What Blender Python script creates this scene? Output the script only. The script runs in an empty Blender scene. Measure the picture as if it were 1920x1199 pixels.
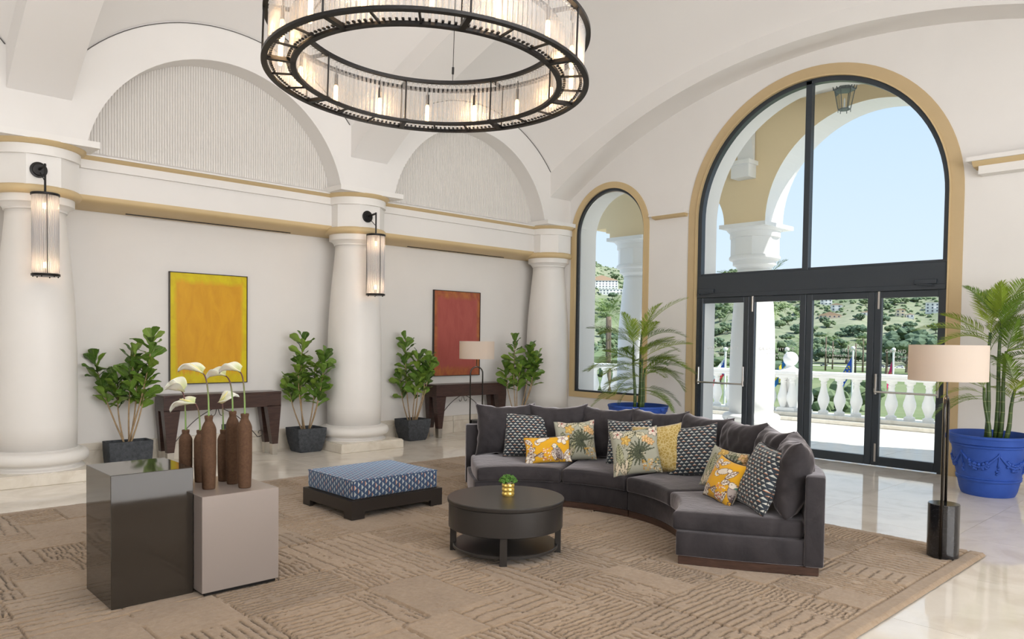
import bpy, bmesh, math, random
import numpy as np
from mathutils import Vector, Matrix, Euler, noise
PI = math.pi
D = bpy.data
SC = bpy.context.scene
COL = SC.collection
rnd = random.Random(7)
def rad(a): return a * PI / 180

# ------------------------------------------------------------------ camera, sky, sun, area lights, exposure
cam = D.cameras.new('camera'); co = D.objects.new('camera', cam); COL.objects.link(co)
cam.sensor_width = 36; cam.lens = 1416.84 / 1920 * 36; cam.shift_y = 82.8 / 1920
cam.clip_end = 6000; cam.clip_start = .05
yaw, pitch, roll = rad(46.5115), rad(-1.7732), rad(.72917)
fw = Vector((math.cos(yaw) * math.cos(pitch), math.sin(yaw) * math.cos(pitch), math.sin(pitch)))
rt = Vector((math.sin(yaw), -math.cos(yaw), 0)); up = rt.cross(fw)
r2 = math.cos(roll) * rt + math.sin(roll) * up; u2 = -math.sin(roll) * rt + math.cos(roll) * up
M = Matrix((r2, u2, -fw)).transposed().to_4x4(); M.translation = (0, 0, 1.6)
co.matrix_world = M; SC.camera = co

SC.view_settings.view_transform = 'Standard'; SC.view_settings.look = 'None'
SC.view_settings.gamma = 1; SC.view_settings.use_curve_mapping = False
SC.view_settings.exposure = -0.07
SC.cycles.max_bounces = 10; SC.cycles.diffuse_bounces = 5; SC.cycles.glossy_bounces = 4
SC.cycles.transmission_bounces = 6; SC.cycles.transparent_max_bounces = 24
SC.cycles.caustics_reflective = False; SC.cycles.caustics_refractive = False
SC.cycles.sample_clamp_indirect = 4.0

W = D.worlds.new('world'); SC.world = W; W.use_nodes = True
wn = W.node_tree; bgn = wn.nodes['Background']
tc = wn.nodes.new('ShaderNodeTexCoord'); sx = wn.nodes.new('ShaderNodeSeparateXYZ'); cr = wn.nodes.new('ShaderNodeValToRGB')
wn.links.new(tc.outputs['Generated'], sx.inputs[0]); wn.links.new(sx.outputs['Z'], cr.inputs[0])
el = cr.color_ramp.elements
el[0].position = 0.0; el[0].color = (.80, .90, 1.0, 1); el[1].position = .9; el[1].color = (.22, .42, .80, 1)
e = el.new(.12); e.color = (.73, .87, 1.0, 1)
e = el.new(.30); e.color = (.61, .79, 1.0, 1)
wn.links.new(cr.outputs[0], bgn.inputs[0]); bgn.inputs[1].default_value = 1.12

def lamp(name, kind, loc, energy, color=(1, 1, 1), rot=(0, 0, 0), **kw):
    l = D.lights.new(name, kind); l.energy = energy; l.color = color
    for k, v in kw.items(): setattr(l, k, v)
    o = D.objects.new(name, l); o.location = loc; o.rotation_euler = rot; COL.objects.link(o); return o
def aim(o, to):
    o.rotation_euler = (Vector(to) - o.location).to_track_quat('-Z', 'Y').to_euler()
sun = lamp('sun', 'SUN', (20, -20, 30), 8.5, (1, .97, .91), angle=rad(.6)); aim(sun, (12.5, 3, 0))
# added fill lights behind the camera; no windows are modelled there
a = lamp('fill_side', 'AREA', (3.6, -4.6, 2.3), 540, (.985, .99, 1), shape='RECTANGLE', size=7, size_y=3.4); aim(a, (4.6, 4, 5.0))
a = lamp('fill_rear', 'AREA', (-4.7, 2.6, 3.0), 130, (.98, .99, 1), shape='RECTANGLE', size=6, size_y=3.8); aim(a, (4, 4, 5.6))
# added unseen fill aimed upward, brightening the vaults
a = lamp('vault_fill', 'AREA', (2.5, .15, 3.85), 250, (.985, .985, 1), shape='RECTANGLE', size=8.5, size_y=.35); aim(a, (2.9, 3.6, 7.2))
a = lamp('door_portal', 'AREA', (10.6, 4.87, 2.7), 1, shape='RECTANGLE', size=3.5, size_y=5.2); aim(a, (0, 4.87, 2.7)); a.data.cycles.is_portal = True
a = lamp('window_portal', 'AREA', (10.6, 8.44, 2.45), 1, shape='RECTANGLE', size=1.6, size_y=3.7); aim(a, (0, 8.44, 2.45)); a.data.cycles.is_portal = True

# ------------------------------------------------------------------ helpers
def tag(o, label=None, cat=None, group=None, kind=None):
    if label: o['label'] = label
    if cat: o['category'] = cat
    if group: o['group'] = group
    if kind: o['kind'] = kind
    return o
def thing(name, label=None, cat=None, loc=(0, 0, 0), rz=0, group=None, kind=None, parent=None):
    o = D.objects.new(name, None); COL.objects.link(o); o.location = loc; o.rotation_euler = (0, 0, rz)
    o.empty_display_size = .1
    if parent: o.parent = parent
    return tag(o, label, cat, group, kind)
def link(name, me, parent=None, loc=None, rot=None, scale=None):
    o = D.objects.new(name, me); COL.objects.link(o)
    if parent: o.parent = parent
    if loc is not None: o.location = loc
    if rot is not None: o.rotation_euler = rot
    if scale is not None: o.scale = scale
    return o
def mesh_np(name, v, f, mat, smooth=True):
    me = D.meshes.new(name); me.from_pydata([tuple(x) for x in v], [], f); me.materials.append(mat)
    if smooth: me.polygons.foreach_set('use_smooth', [True] * len(me.polygons))
    me.update(); return me
class B:
    """collects simple solids in one bmesh"""
    def __init__(s): s.bm = bmesh.new()
    def face(s, pts):
        return s.bm.faces.new([s.bm.verts.new(p) for p in pts])
    def box(s, a, b, bev=0, seg=2, mtx=None):
        x0, y0, z0 = a; x1, y1, z1 = b
        vs = [s.bm.verts.new(p) for p in ((x0, y0, z0), (x1, y0, z0), (x1, y1, z0), (x0, y1, z0), (x0, y0, z1), (x1, y0, z1), (x1, y1, z1), (x0, y1, z1))]
        fs = [s.bm.faces.new([vs[i] for i in q]) for q in ((3, 2, 1, 0), (4, 5, 6, 7), (0, 1, 5, 4), (1, 2, 6, 5), (2, 3, 7, 6), (3, 0, 4, 7))]
        if bev:
            es = list({e for f in fs for e in f.edges})
            r = bmesh.ops.bevel(s.bm, geom=es, offset=bev, segments=seg, profile=.5, affect='EDGES')
            vs = list({v for f in r['faces'] for v in f.verts} | {v for v in vs if v.is_valid})
        if mtx: bmesh.ops.transform(s.bm, matrix=mtx, verts=vs)
        return s
    def lathe(s, prof, seg=32, c=(0, 0, 0), sx=1, sy=1, cap=True, a0=0, a1=2 * PI):
        full = abs(a1 - a0 - 2 * PI) < 1e-6
        n = seg if full else seg + 1; rings = []
        for r, z in prof:
            rings.append([s.bm.verts.new((c[0] + sx * r * math.cos(a0 + (a1 - a0) * i / seg), c[1] + sy * r * math.sin(a0 + (a1 - a0) * i / seg), c[2] + z)) for i in range(n)])
        for k in range(len(rings) - 1):
            for i in range(n if full else n - 1):
                j = (i + 1) % n; s.bm.faces.new((rings[k][i], rings[k][j], rings[k + 1][j], rings[k + 1][i]))
        if cap and full:
            if prof[0][0] > 1e-4: s.bm.faces.new(rings[0][::-1])
            if prof[-1][0] > 1e-4: s.bm.faces.new(rings[-1])
        return s
    def tube(s, pts, r, seg=8, cap=True):
        pts = [Vector(p) for p in pts]; n = len(pts); R = r if isinstance(r, (list, tuple)) else [r] * n
        rings = []; ref = None
        for i, p in enumerate(pts):
            d = ((pts[min(i + 1, n - 1)] - p).normalized() + (p - pts[max(i - 1, 0)]).normalized())
            d = d.normalized() if d.length > 1e-6 else Vector((0, 0, 1))
            if ref is None: ref = d.orthogonal().normalized()
            ref = (ref - d * ref.dot(d)); ref = ref.normalized() if ref.length > 1e-6 else d.orthogonal().normalized()
            b = d.cross(ref)
            rings.append([s.bm.verts.new(p + R[i] * (math.cos(2 * PI * k / seg) * ref + math.sin(2 * PI * k / seg) * b)) for k in range(seg)])
        for i in range(n - 1):
            for k in range(seg):
                j = (k + 1) % seg; s.bm.faces.new((rings[i][k], rings[i][j], rings[i + 1][j], rings[i + 1][k]))
        if cap: s.bm.faces.new(rings[0][::-1]); s.bm.faces.new(rings[-1])
        return s
    def prism(s, poly, axis, a, b):
        """extrude 2-D polygon along axis: axis 0 -> poly is (y,z); 1 -> (x,z); 2 -> (x,y)"""
        def P(u, v, w): return ((w, u, v), (u, w, v), (u, v, w))[axis]
        A = [s.bm.verts.new(P(u, v, a)) for u, v in poly]; Bv = [s.bm.verts.new(P(u, v, b)) for u, v in poly]
        n = len(poly)
        s.bm.faces.new(A); s.bm.faces.new(Bv[::-1])
        for i in range(n): s.bm.faces.new((A[i], Bv[i], Bv[(i + 1) % n], A[(i + 1) % n]))
        return s
    def ico(s, c, r, sub=1, sc=(1, 1, 1)):
        bmesh.ops.create_icosphere(s.bm, subdivisions=sub, radius=r, matrix=Matrix.Translation(c) @ Matrix.Diagonal((*sc, 1)))
        return s
    def arcband(s, plane, w0, w1, cy, cz, r0, r1, a0, a1, n=32):
        """solid arch band between radii r0<r1 in plane 0:(y,z) or 1:(x,z), thickness w0..w1"""
        def P(u, v, w): return (w, u, v) if plane == 0 else (u, w, v)
        rows = []
        for i in range(n + 1):
            a = a0 + (a1 - a0) * i / n; c, d = math.cos(a), math.sin(a)
            rows.append([s.bm.verts.new(P(cy + r * c, cz + r * d, w)) for r, w in ((r0, w0), (r1, w0), (r1, w1), (r0, w1))])
        for i in range(n):
            for k in range(4): s.bm.faces.new((rows[i][k], rows[i][(k + 1) % 4], rows[i + 1][(k + 1) % 4], rows[i + 1][k]))
        s.bm.faces.new(rows[0]); s.bm.faces.new(rows[-1][::-1])
        return s
    def build(s, name, mat, parent=None, loc=None, rot=None, smooth=None, kind=None, bevel=0, seg=2, keep=False):
        bm = s.bm
        if bevel:
            bmesh.ops.remove_doubles(bm, verts=bm.verts, dist=1e-5)
            bmesh.ops.recalc_face_normals(bm, faces=bm.faces)
            es = [e for e in bm.edges if len(e.link_faces) == 2 and e.calc_face_angle(0) > .5]
            bmesh.ops.bevel(bm, geom=es, offset=bevel, segments=seg, profile=.5, affect='EDGES', clamp_overlap=True)
        bmesh.ops.recalc_face_normals(bm, faces=bm.faces)
        me = D.meshes.new(name); bm.to_mesh(me); bm.free()
        for m in (mat if isinstance(mat, (list, tuple)) else [mat]): me.materials.append(m)
        if smooth is not None:
            me.polygons.foreach_set('use_smooth', [True] * len(me.polygons))
            if smooth < 3: me.set_sharp_from_angle(angle=smooth)
        o = link(name, me, parent, loc, rot)
        if kind: o['kind'] = kind
        return o

# ------------------------------------------------------------------ materials
class NT:
    """tiny node expression helper"""
    def __init__(s, m): s.t = m.node_tree; s.n = s.t.nodes; s.l = s.t.links
    def put(s, sock, v):
        if hasattr(v, 'is_output'): s.l.new(v, sock)
        elif isinstance(v, (tuple, list)) and len(v) == 3 and sock.type == 'RGBA': sock.default_value = (*v, 1)
        else: sock.default_value = v
    def math(s, op, a, b=0.0, c=0.0):
        n = s.n.new('ShaderNodeMath'); n.operation = op
        s.put(n.inputs[0], a); s.put(n.inputs[1], b); s.put(n.inputs[2], c); return n.outputs[0]
    def mix(s, f, a, b, mode='MIX'):
        n = s.n.new('ShaderNodeMix'); n.data_type = 'RGBA'; n.blend_type = mode
        s.put(n.inputs[0], f); s.put(n.inputs[6], a); s.put(n.inputs[7], b); return n.outputs[2]
    def coord(s, kind='Object', scale=(1, 1, 1), rot=(0, 0, 0)):
        t = s.n.new('ShaderNodeTexCoord'); mp = s.n.new('ShaderNodeMapping'); s.l.new(t.outputs[kind], mp.inputs[0])
        mp.inputs['Scale'].default_value = scale; mp.inputs['Rotation'].default_value = rot; return mp.outputs[0]
    def noise(s, vec, scale=5, detail=4, rough=.55, dist=0, col=False):
        n = s.n.new('ShaderNodeTexNoise'); s.l.new(vec, n.inputs['Vector']); n.inputs['Scale'].default_value = scale
        n.inputs['Detail'].default_value = detail; n.inputs['Roughness'].default_value = rough; n.inputs['Distortion'].default_value = dist
        return n.outputs['Color' if col else 'Fac']
    def ramp(s, f, stops):
        n = s.n.new('ShaderNodeValToRGB'); s.put(n.inputs[0], f); e = n.color_ramp.elements
        while len(e) < len(stops): e.new(.5)
        for i, (p, c) in enumerate(stops):
            e[i].position = p; e[i].color = (*c, 1) if isinstance(c, (tuple, list)) else (c, c, c, 1)
        return n.outputs[0]
    def sep(s, vec):
        n = s.n.new('ShaderNodeSeparateXYZ'); s.l.new(vec, n.inputs[0]); return n.outputs
    def bump(s, h, strength=.3, dist=.01):
        n = s.n.new('ShaderNodeBump'); s.put(n.inputs['Height'], h); n.inputs['Strength'].default_value = strength; n.inputs['Distance'].default_value = dist
        return n.outputs[0]
def mat(name, color=(.8, .8, .8), rough=.5, metal=0, spec=.5, **kw):
    m = D.materials.new(name); m.use_nodes = True; p = m.node_tree.nodes['Principled BSDF']
    p.inputs['Base Color'].default_value = (*color, 1); p.inputs['Roughness'].default_value = rough
    p.inputs['Metallic'].default_value = metal; p.inputs['Specular IOR Level'].default_value = spec
    for k, v in kw.items():
        i = p.inputs[k.replace('_', ' ')]; i.default_value = (*v, 1) if isinstance(v, tuple) else v
    return m
def pbsdf(m): return m.node_tree.nodes['Principled BSDF']
def grainy(m, scale, amount=.25, bump=0, bdist=.01, dark=None, detail=5, coord='Object', cscale=(1, 1, 1)):
    """vary the base colour with noise and add fine relief"""
    t = NT(m); p = pbsdf(m); c = tuple(p.inputs['Base Color'].default_value[:3]); v = t.coord(coord, cscale)
    n = t.noise(v, scale, detail)
    d = dark or tuple(x * (1 - amount) for x in c); l = tuple(min(1, x * (1 + amount)) for x in c)
    t.l.new(t.ramp(n, [(.3, d), (.7, l)]), p.inputs['Base Color'])
    if bump: t.l.new(t.bump(n, bump, bdist), p.inputs['Normal'])
    return m
PLASTER = grainy(mat('white_plaster', (.80, .78, .755), .62, spec=.25), 1.3, .02, .06, .01)
CEIL = mat('ceiling_plaster', (.82, .80, .78), .7, spec=.2)
COLUMN = grainy(mat('column_plaster', (.82, .80, .77), .45, spec=.4), 2, .02, .03, .01)
GOLD = grainy(mat('ochre_paint', (.62, .475, .265), .5, spec=.3), 3, .03)
GOLDW = grainy(mat('sand_paint', (.56, .425, .245), .5, spec=.3), 3, .03)
def marble(name, base, vein, rough, scale=1.0, joints=False):
    m = mat(name, base, rough, spec=.5); t = NT(m); v = t.coord('Object', (1, 1, 1)); p = pbsdf(m)
    info = t.n.new('ShaderNodeObjectInfo')
    add = t.n.new('ShaderNodeVectorMath'); add.operation = 'MULTIPLY_ADD'
    t.l.new(info.outputs['Random'], add.inputs[0]); add.inputs[1].default_value = (37, 17, 5); t.l.new(v, add.inputs[2])
    n = t.noise(add.outputs[0], 1.6 * scale, 8, .6, 1.6); n2 = t.noise(add.outputs[0], 7 * scale, 5, .6, .5)
    c = t.mix(t.math('MULTIPLY', n2, .35), t.ramp(n, [(.35, vein), (.5, base), (.62, tuple(min(1, x * 1.05) for x in base))]), vein)
    t.l.new(c, p.inputs['Base Color']); return m
FLOOR = marble('polished_marble', (.80, .755, .68), (.70, .64, .56), .055)
SKIRT = marble('honed_marble', (.74, .69, .60), (.62, .56, .47), .3, 1.6)
PLINTHM = marble('cream_marble', (.78, .73, .64), (.68, .62, .52), .25, 1.6)
BLACKM = mat('black_metal', (.018, .017, .017), .38, .6)
DOORM = mat('anthracite_frame', (.040, .050, .062), .32, .2)
CHROME = mat('brushed_steel', (.62, .6, .57), .28, 1)
def glass(name, tint=(1, 1, 1), diff=0.0, gloss=.08, rough=0.0, dcol=(1, 1, 1)):
    m = D.materials.new(name); m.use_nodes = True; t = m.node_tree; t.nodes.clear(); N = t.nodes.new; L = t.links.new
    out = N('ShaderNodeOutputMaterial'); tr = N('ShaderNodeBsdfTransparent'); tr.inputs[0].default_value = (*tint, 1)
    gl = N('ShaderNodeBsdfGlossy'); gl.inputs['Roughness'].default_value = rough
    fr = N('ShaderNodeLayerWeight'); fr.inputs[0].default_value = gloss
    mx = N('ShaderNodeMixShader'); L(fr.outputs['Fresnel'], mx.inputs[0]); L(tr.outputs[0], mx.inputs[1]); L(gl.outputs[0], mx.inputs[2])
    last = mx
    if diff:
        tl = N('ShaderNodeBsdfTranslucent'); tl.inputs[0].default_value = (*dcol, 1); df = N('ShaderNodeBsdfDiffuse'); df.inputs[0].default_value = (*dcol, 1)
        m1 = N('ShaderNodeMixShader'); L(tl.outputs[0], m1.inputs[1]); L(df.outputs[0], m1.inputs[2])
        m2 = N('ShaderNodeMixShader'); m2.inputs[0].default_value = diff; L(mx.outputs[0], m2.inputs[1]); L(m1.outputs[0], m2.inputs[2]); last = m2
    L(last.outputs[0], out.inputs[0]); return m
GLASS = glass('window_glass', (.97, .985, .985), 0, .06)
RODG = glass('glass_rod', (.95, .95, .95), .17, .12, .25)
def emit(name, color, s):
    m = D.materials.new(name); m.use_nodes = True; t = m.node_tree; t.nodes.clear()
    e = t.nodes.new('ShaderNodeEmission'); o = t.nodes.new('ShaderNodeOutputMaterial'); t.links.new(e.outputs[0], o.inputs[0])
    e.inputs[0].default_value = (*color, 1); e.inputs[1].default_value = s; return m
BULB = emit('warm_filament_bulb', (1, .58, .24), 8)
# ------------------------------------------------------------------ the room shell
XW, XR, YA = 10.285, 10.285, 10.12          # door wall, its recess, picture wall
BAYS = (-.115, 3.955, 8.03)               # centres of the vaulted bays
RIBS = (-2.15, 1.915, 6.0)
# floor: polished marble slabs, each its own piece
fb = B(); fb.box((-6.2, -6, -.06), (10.85, 11.2, -.012)); floor = fb.build('floor', mat('floor_bed', (.62, .58, .52), .6), kind='structure')
tb = B(); tb.box((0, 0, -.012), (1.1965, 1.1965, 0)); tile0 = tb.build('floor_tile', FLOOR, floor); tme = tile0.data
first = True
for i in range(14):
    for j in range(13):
        x, y = -6.15 + i * 1.2, -5.2 + j * 1.2
        if first: tile0.location = (x, y, 0); first = False; continue
        link('floor_tile', tme, floor, (x, y, 0))
tb = B(); tb.box((10.65, -6, -.012), (10.86, 11.2, 0)); tb.build('threshold_slab', FLOOR, floor)

# picture wall, with the entablature between the columns
wb = B(); wb.box((-6, YA, 0), (10.9, YA + .3, 6.6))
wall_left = wb.build('wall_left', PLASTER, kind='structure')
def sweep(profile, x0, x1):
    b = B(); b.prism(profile, 0, x0, x1); return b
x0, x1 = -5.0, 10.24
cov = [(YA, 3.085)] + [(YA - .46 * math.sin(t * PI / 2), 3.16 - .075 * math.cos(t * PI / 2)) for t in [k / 8 for k in range(1, 9)]] + [(9.66, 3.20), (YA, 3.20)]
sweep(cov, x0, x1).build('trim_1', GOLD, smooth=.6, kind='structure')
sweep([(9.665, 3.19), (9.665, 3.495), (9.62, 3.495), (9.62, 3.592), (9.72, 3.592), (YA, 3.592), (YA, 3.19)], x0, x1).build('trim_2', PLASTER, kind='structure')
sweep([(9.635, 3.585), (9.615, 3.60), (9.59, 3.615), (9.565, 3.638), (YA, 3.638), (YA, 3.585)], x0, x1).build('trim_3', GOLD, kind='structure')
sweep([(9.555, 3.632), (9.555, 3.648), (9.70, 3.70), (YA, 3.70), (YA, 3.632)], x0, x1).build('trim_4', PLASTER, kind='structure')
for xa, xb in ((2.95, 5.12), (7.15, 9.25)):          # air slots in the ochre soffit
    s = B(); s.box((xa, 10.0, 3.078), (xb, 10.02, 3.10)); s.build('trim_5', BLACKM, kind='structure')
# marble skirting, panel by panel
def skirting(name, n, place):
    root = thing(name, kind='structure')
    me = None
    for k in range(n):
        if me is None:
            b = B(); b.box((0, 0, 0), (1.194, .035, .205), .003, 1); b.box((.0, .006, .205), (1.194, .035, .29), .006, 2)
            o = b.build('skirting_panel', SKIRT, root); me = o.data
        else: o = link('skirting_panel', me, root)
        place(o, k)
    return root
def pl_a(o, k): o.location = (-5 + k * 1.2, YA - .035, 0)
skirting('baseboard_left', 13, pl_a)

# spandrel wall with arches, in front of the fluted lunettes
YF, YP, AR, AZ = 9.35, 9.68, 1.63, 3.365
def arch_poly(b, axis, w0, w1, cu, cz, r, zbot, u0, u1, ztop, n=40, hole_bottom=None):
    """wall from u0..u1, zbot..ztop with an arched opening (springing straight down to hole_bottom)"""
    hb = zbot if hole_bottom is None else hole_bottom
    def P(u, z, w): return (w, u, z) if axis == 0 else (u, w, z)
    pts = [(cu + r, hb)] if hb < cz - 1e-6 else []
    a0 = 0 if hb < cz - 1e-6 else math.asin((hb - cz) / r)
    pts += [(cu + r * math.cos(a0 + (PI - 2 * a0) * i / n), cz + r * math.sin(a0 + (PI - 2 * a0) * i / n)) for i in range(n + 1)]
    if hb < cz - 1e-6: pts.append((cu - r, hb))
    rows = []
    for (u, z) in pts:
        rows.append((u, z))
    bm = b.bm
    V = {}
    def v(u, z, w):
        k = (round(u, 5), round(z, 5), w)
        if k not in V: V[k] = bm.verts.new(P(u, z, w))
        return V[k]
    for w in (w0, w1):
        for (ua, za), (ub, zb) in zip(rows[:-1], rows[1:]):
            if abs(ua - ub) > 1e-6: bm.faces.new((v(ua, za, w), v(ub, zb, w), v(ub, ztop, w), v(ua, ztop, w)))
        ur, ul = rows[0][0], rows[-1][0]
        bm.faces.new((v(ur, rows[0][1], w), v(u1, rows[0][1], w), v(u1, ztop, w), v(ur, ztop, w)))
        bm.faces.new((v(u0, rows[0][1], w), v(ul, rows[0][1], w), v(ul, ztop, w), v(u0, ztop, w)))
        if hb > zbot: bm.faces.new((v(u0, zbot, w), v(u1, zbot, w), v(u1, hb, w), v(ur, hb, w), v(ul, hb, w), v(u0, hb, w)))
    for (ua, za), (ub, zb) in zip(rows[:-1], rows[1:]):
        bm.faces.new((v(ua, za, w0), v(ub, zb, w0), v(ub, zb, w1), v(ua, za, w1)))
    if hb > zbot: bm.faces.new((v(rows[0][0], hb, w0), v(rows[-1][0], hb, w0), v(rows[-1][0], hb, w1), v(rows[0][0], hb, w1)))
    for (ua, za), (ub, zb) in (((u0, ztop), (u1, ztop)),):
        try: bm.faces.new((v(ua, za, w0), v(ub, zb, w0), v(ub, zb, w1), v(ua, za, w1)))
        except ValueError: pass
    return b
def flat_faces(o, ax):     # plane faces stay flat, only the curved reveal is smooth
    for q in o.data.polygons: q.use_smooth = abs(q.normal[ax]) < .5
for c in BAYS:
    b = B(); xa, xb = {0: (-4.9, 1.92), 1: (1.92, 5.9925), 2: (5.9925, XW)}[BAYS.index(c)]
    arch_poly(b, 1, YF, YP + .02, c, AZ, AR, 3.64, xa, xb, 6.4)
    flat_faces(b.build('wall_arch', PLASTER, smooth=.5, kind='structure'), 1)
# fluted lunettes: back board and each half-round flute cut to the arch
FL = mat('fluted_panel', (.75, .725, .69), .6, spec=.25)
for c in BAYS:
    root = thing('fluted_lunette', kind='structure')
    b = B(); n = 40
    b.prism([(c + 1.66 * math.cos(PI * i / n), AZ + .33 + 1.40 * math.sin(PI * i / n)) for i in range(n + 1)], 1, YP + .012, YP + .04); b.build('lunette_board', FL, root)
    b = B(); m = 104; st = 2 * AR / m
    for k in range(m):
        x = c - AR + (k + .5) * st; h = math.sqrt(max(0, (AR + .02) ** 2 - (x - c) ** 2)); zt = AZ + h
        if zt < 3.70: continue
        vs0 = []; vs1 = []
        for q in range(7):
            t = PI * q / 6; vs0.append(b.bm.verts.new((x - st * .46 * math.cos(t), YP + .012 - .017 * math.sin(t), 3.66))); vs1.append(b.bm.verts.new((x - st * .46 * math.cos(t), YP + .012 - .017 * math.sin(t), zt)))
        for q in range(6): b.bm.faces.new((vs0[q], vs0[q + 1], vs1[q + 1], vs1[q]))
    b.build('fluting', FL, root, smooth=4, kind='stuff')

# vaults: every bay a double-curved shell, joint line where it meets the spandrel
def zA(x): return 3.18 + math.sqrt(max(0, 2.22 ** 2 - x * x))
def zB(y): return -3.83 + math.sqrt(max(0, 9.72 ** 2 - (y - 4.5) ** 2))
Z0 = 4.575
ceiling = thing('ceiling', kind='structure')
for c in BAYS:
    b = B(); nx, ny = 28, 56; g = []
    hx = 1.80
    for i in range(nx + 1):
        x = -hx + 2 * hx * i / nx
        g.append([b.bm.verts.new((c + x, -.45 + 9.82 * j / ny, zA(x) + zB(-.45 + 9.82 * j / ny) - Z0)) for j in range(ny + 1)])
    for i in range(nx):
        for j in range(ny): b.bm.faces.new((g[i][j], g[i + 1][j], g[i + 1][j + 1], g[i][j + 1]))
    b.build('vault', CEIL, ceiling, smooth=4)
    b = B(); b.tube([(c - 1.72 + 3.44 * i / 40, YF - .004, zA(-1.72 + 3.44 * i / 40) + .004) for i in range(41)], .006, 6); b.build('shadow_gap', mat('joint_grey', (.12, .115, .11), .8), ceiling)
def rib_curve(y): return -2.71 + math.sqrt(8.37 ** 2 - (y - 4.55) ** 2)
for k, (xa, xb) in enumerate([(r - .30, r + .30) for r in RIBS] + [(9.76, 10.38)]):
    b = B(); n = 56; ys = [-.25 + 9.62 * i / n for i in range(n + 1)]
    poly = [(y, rib_curve(y)) for y in ys] + [(y, rib_curve(y) + .85) for y in ys[::-1]]
    b.prism(poly, 0, xa, xb); b.build('ceiling_rib', CEIL if k < 3 else PLASTER, smooth=.5, kind='structure')

# door wall: side piece with the small arched window, recessed door bay, right-hand piece
b = B(); arch_poly(b, 0, XW, 10.86, 8.44, 3.50, .775, 0, 6.93, 10.2, 6.4, 40, .68); flat_faces(b.build('wall_back', PLASTER, smooth=.5, kind='structure'), 0)
b = B(); arch_poly(b, 0, XR, 10.86, 4.87, 3.50, 1.80, 0, 2.88, 6.93, 6.4, 56); flat_faces(b.build('wall_recess', PLASTER, smooth=.5, kind='structure'), 0)
b = B(); b.box((XW, -6, 0), (10.86, 2.88, 6.4)); b.build('wall_right', PLASTER, kind='structure')
# outside skins, soffit strip that closes the recess
b = B(); b.box((-5.3, -6, 0), (-5.0, 11, 6.6)); b.build('wall_rear', PLASTER, kind='structure')
b = B(); b.box((-5.3, -5.3, 0), (10.86, -5.0, 6.6)); b.build('wall_front', PLASTER, kind='structure')
b = B(); b.box((-5.0, -5.0, 4.3), (10.3, -.3, 4.4)); b.build('ceiling_low', CEIL, kind='structure')
b = B(); b.box((-5.0, -.35, 4.2), (10.3, -.2, 6.6)); b.build('wall_beam', CEIL, kind='structure')
b = B(); b.box((-5.2, -.35, 6.9), (10.9, 11, 7.0)); b.build('roof', CEIL, kind='structure')
# skirting on the door wall
def pl_b(o, k): o.rotation_euler = (0, 0, -PI / 2); o.location = (XW - .035, 10.1 - k * 1.2, 0) if k < 2 else (XW - .035, 2.74 - (k - 2) * 1.2, 0)
skirting('baseboard_right', 8, pl_b)
b = B(); b.box((XR - .03, 6.84, 0), (XR, 6.90, .29)); b.box((XR - .03, 2.76, 0), (XR, 2.915, .29)); b.build('baseboard_back', SKIRT, kind='structure')
# cornice returns on the door wall
b = B(); b.box((10.17, 6.82, 3.648), (XW, 7.52, 3.675)); b.build('trim_6', PLASTER, kind='structure')
b = B(); b.prism([(10.17, 3.648), (XW, 3.648), (XW, 3.60), (10.21, 3.61)], 1, 6.84, 7.46); b.build('trim_7', GOLD, kind='structure')
b = B(); b.box((10.03, -5, 3.77), (XW, 2.85, 3.82)); b.build('trim_8', PLASTER, kind='structure')
b = B(); b.prism([(10.06, 3.77), (XW, 3.77), (XW, 3.70), (10.12, 3.715)], 1, -5, 2.80); b.build('trim_9', GOLD, kind='structure')
b = B(); b.box((10.11, -5, 3.62), (XW, 2.74, 3.715)); b.build('trim_10', PLASTER, kind='structure')

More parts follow.
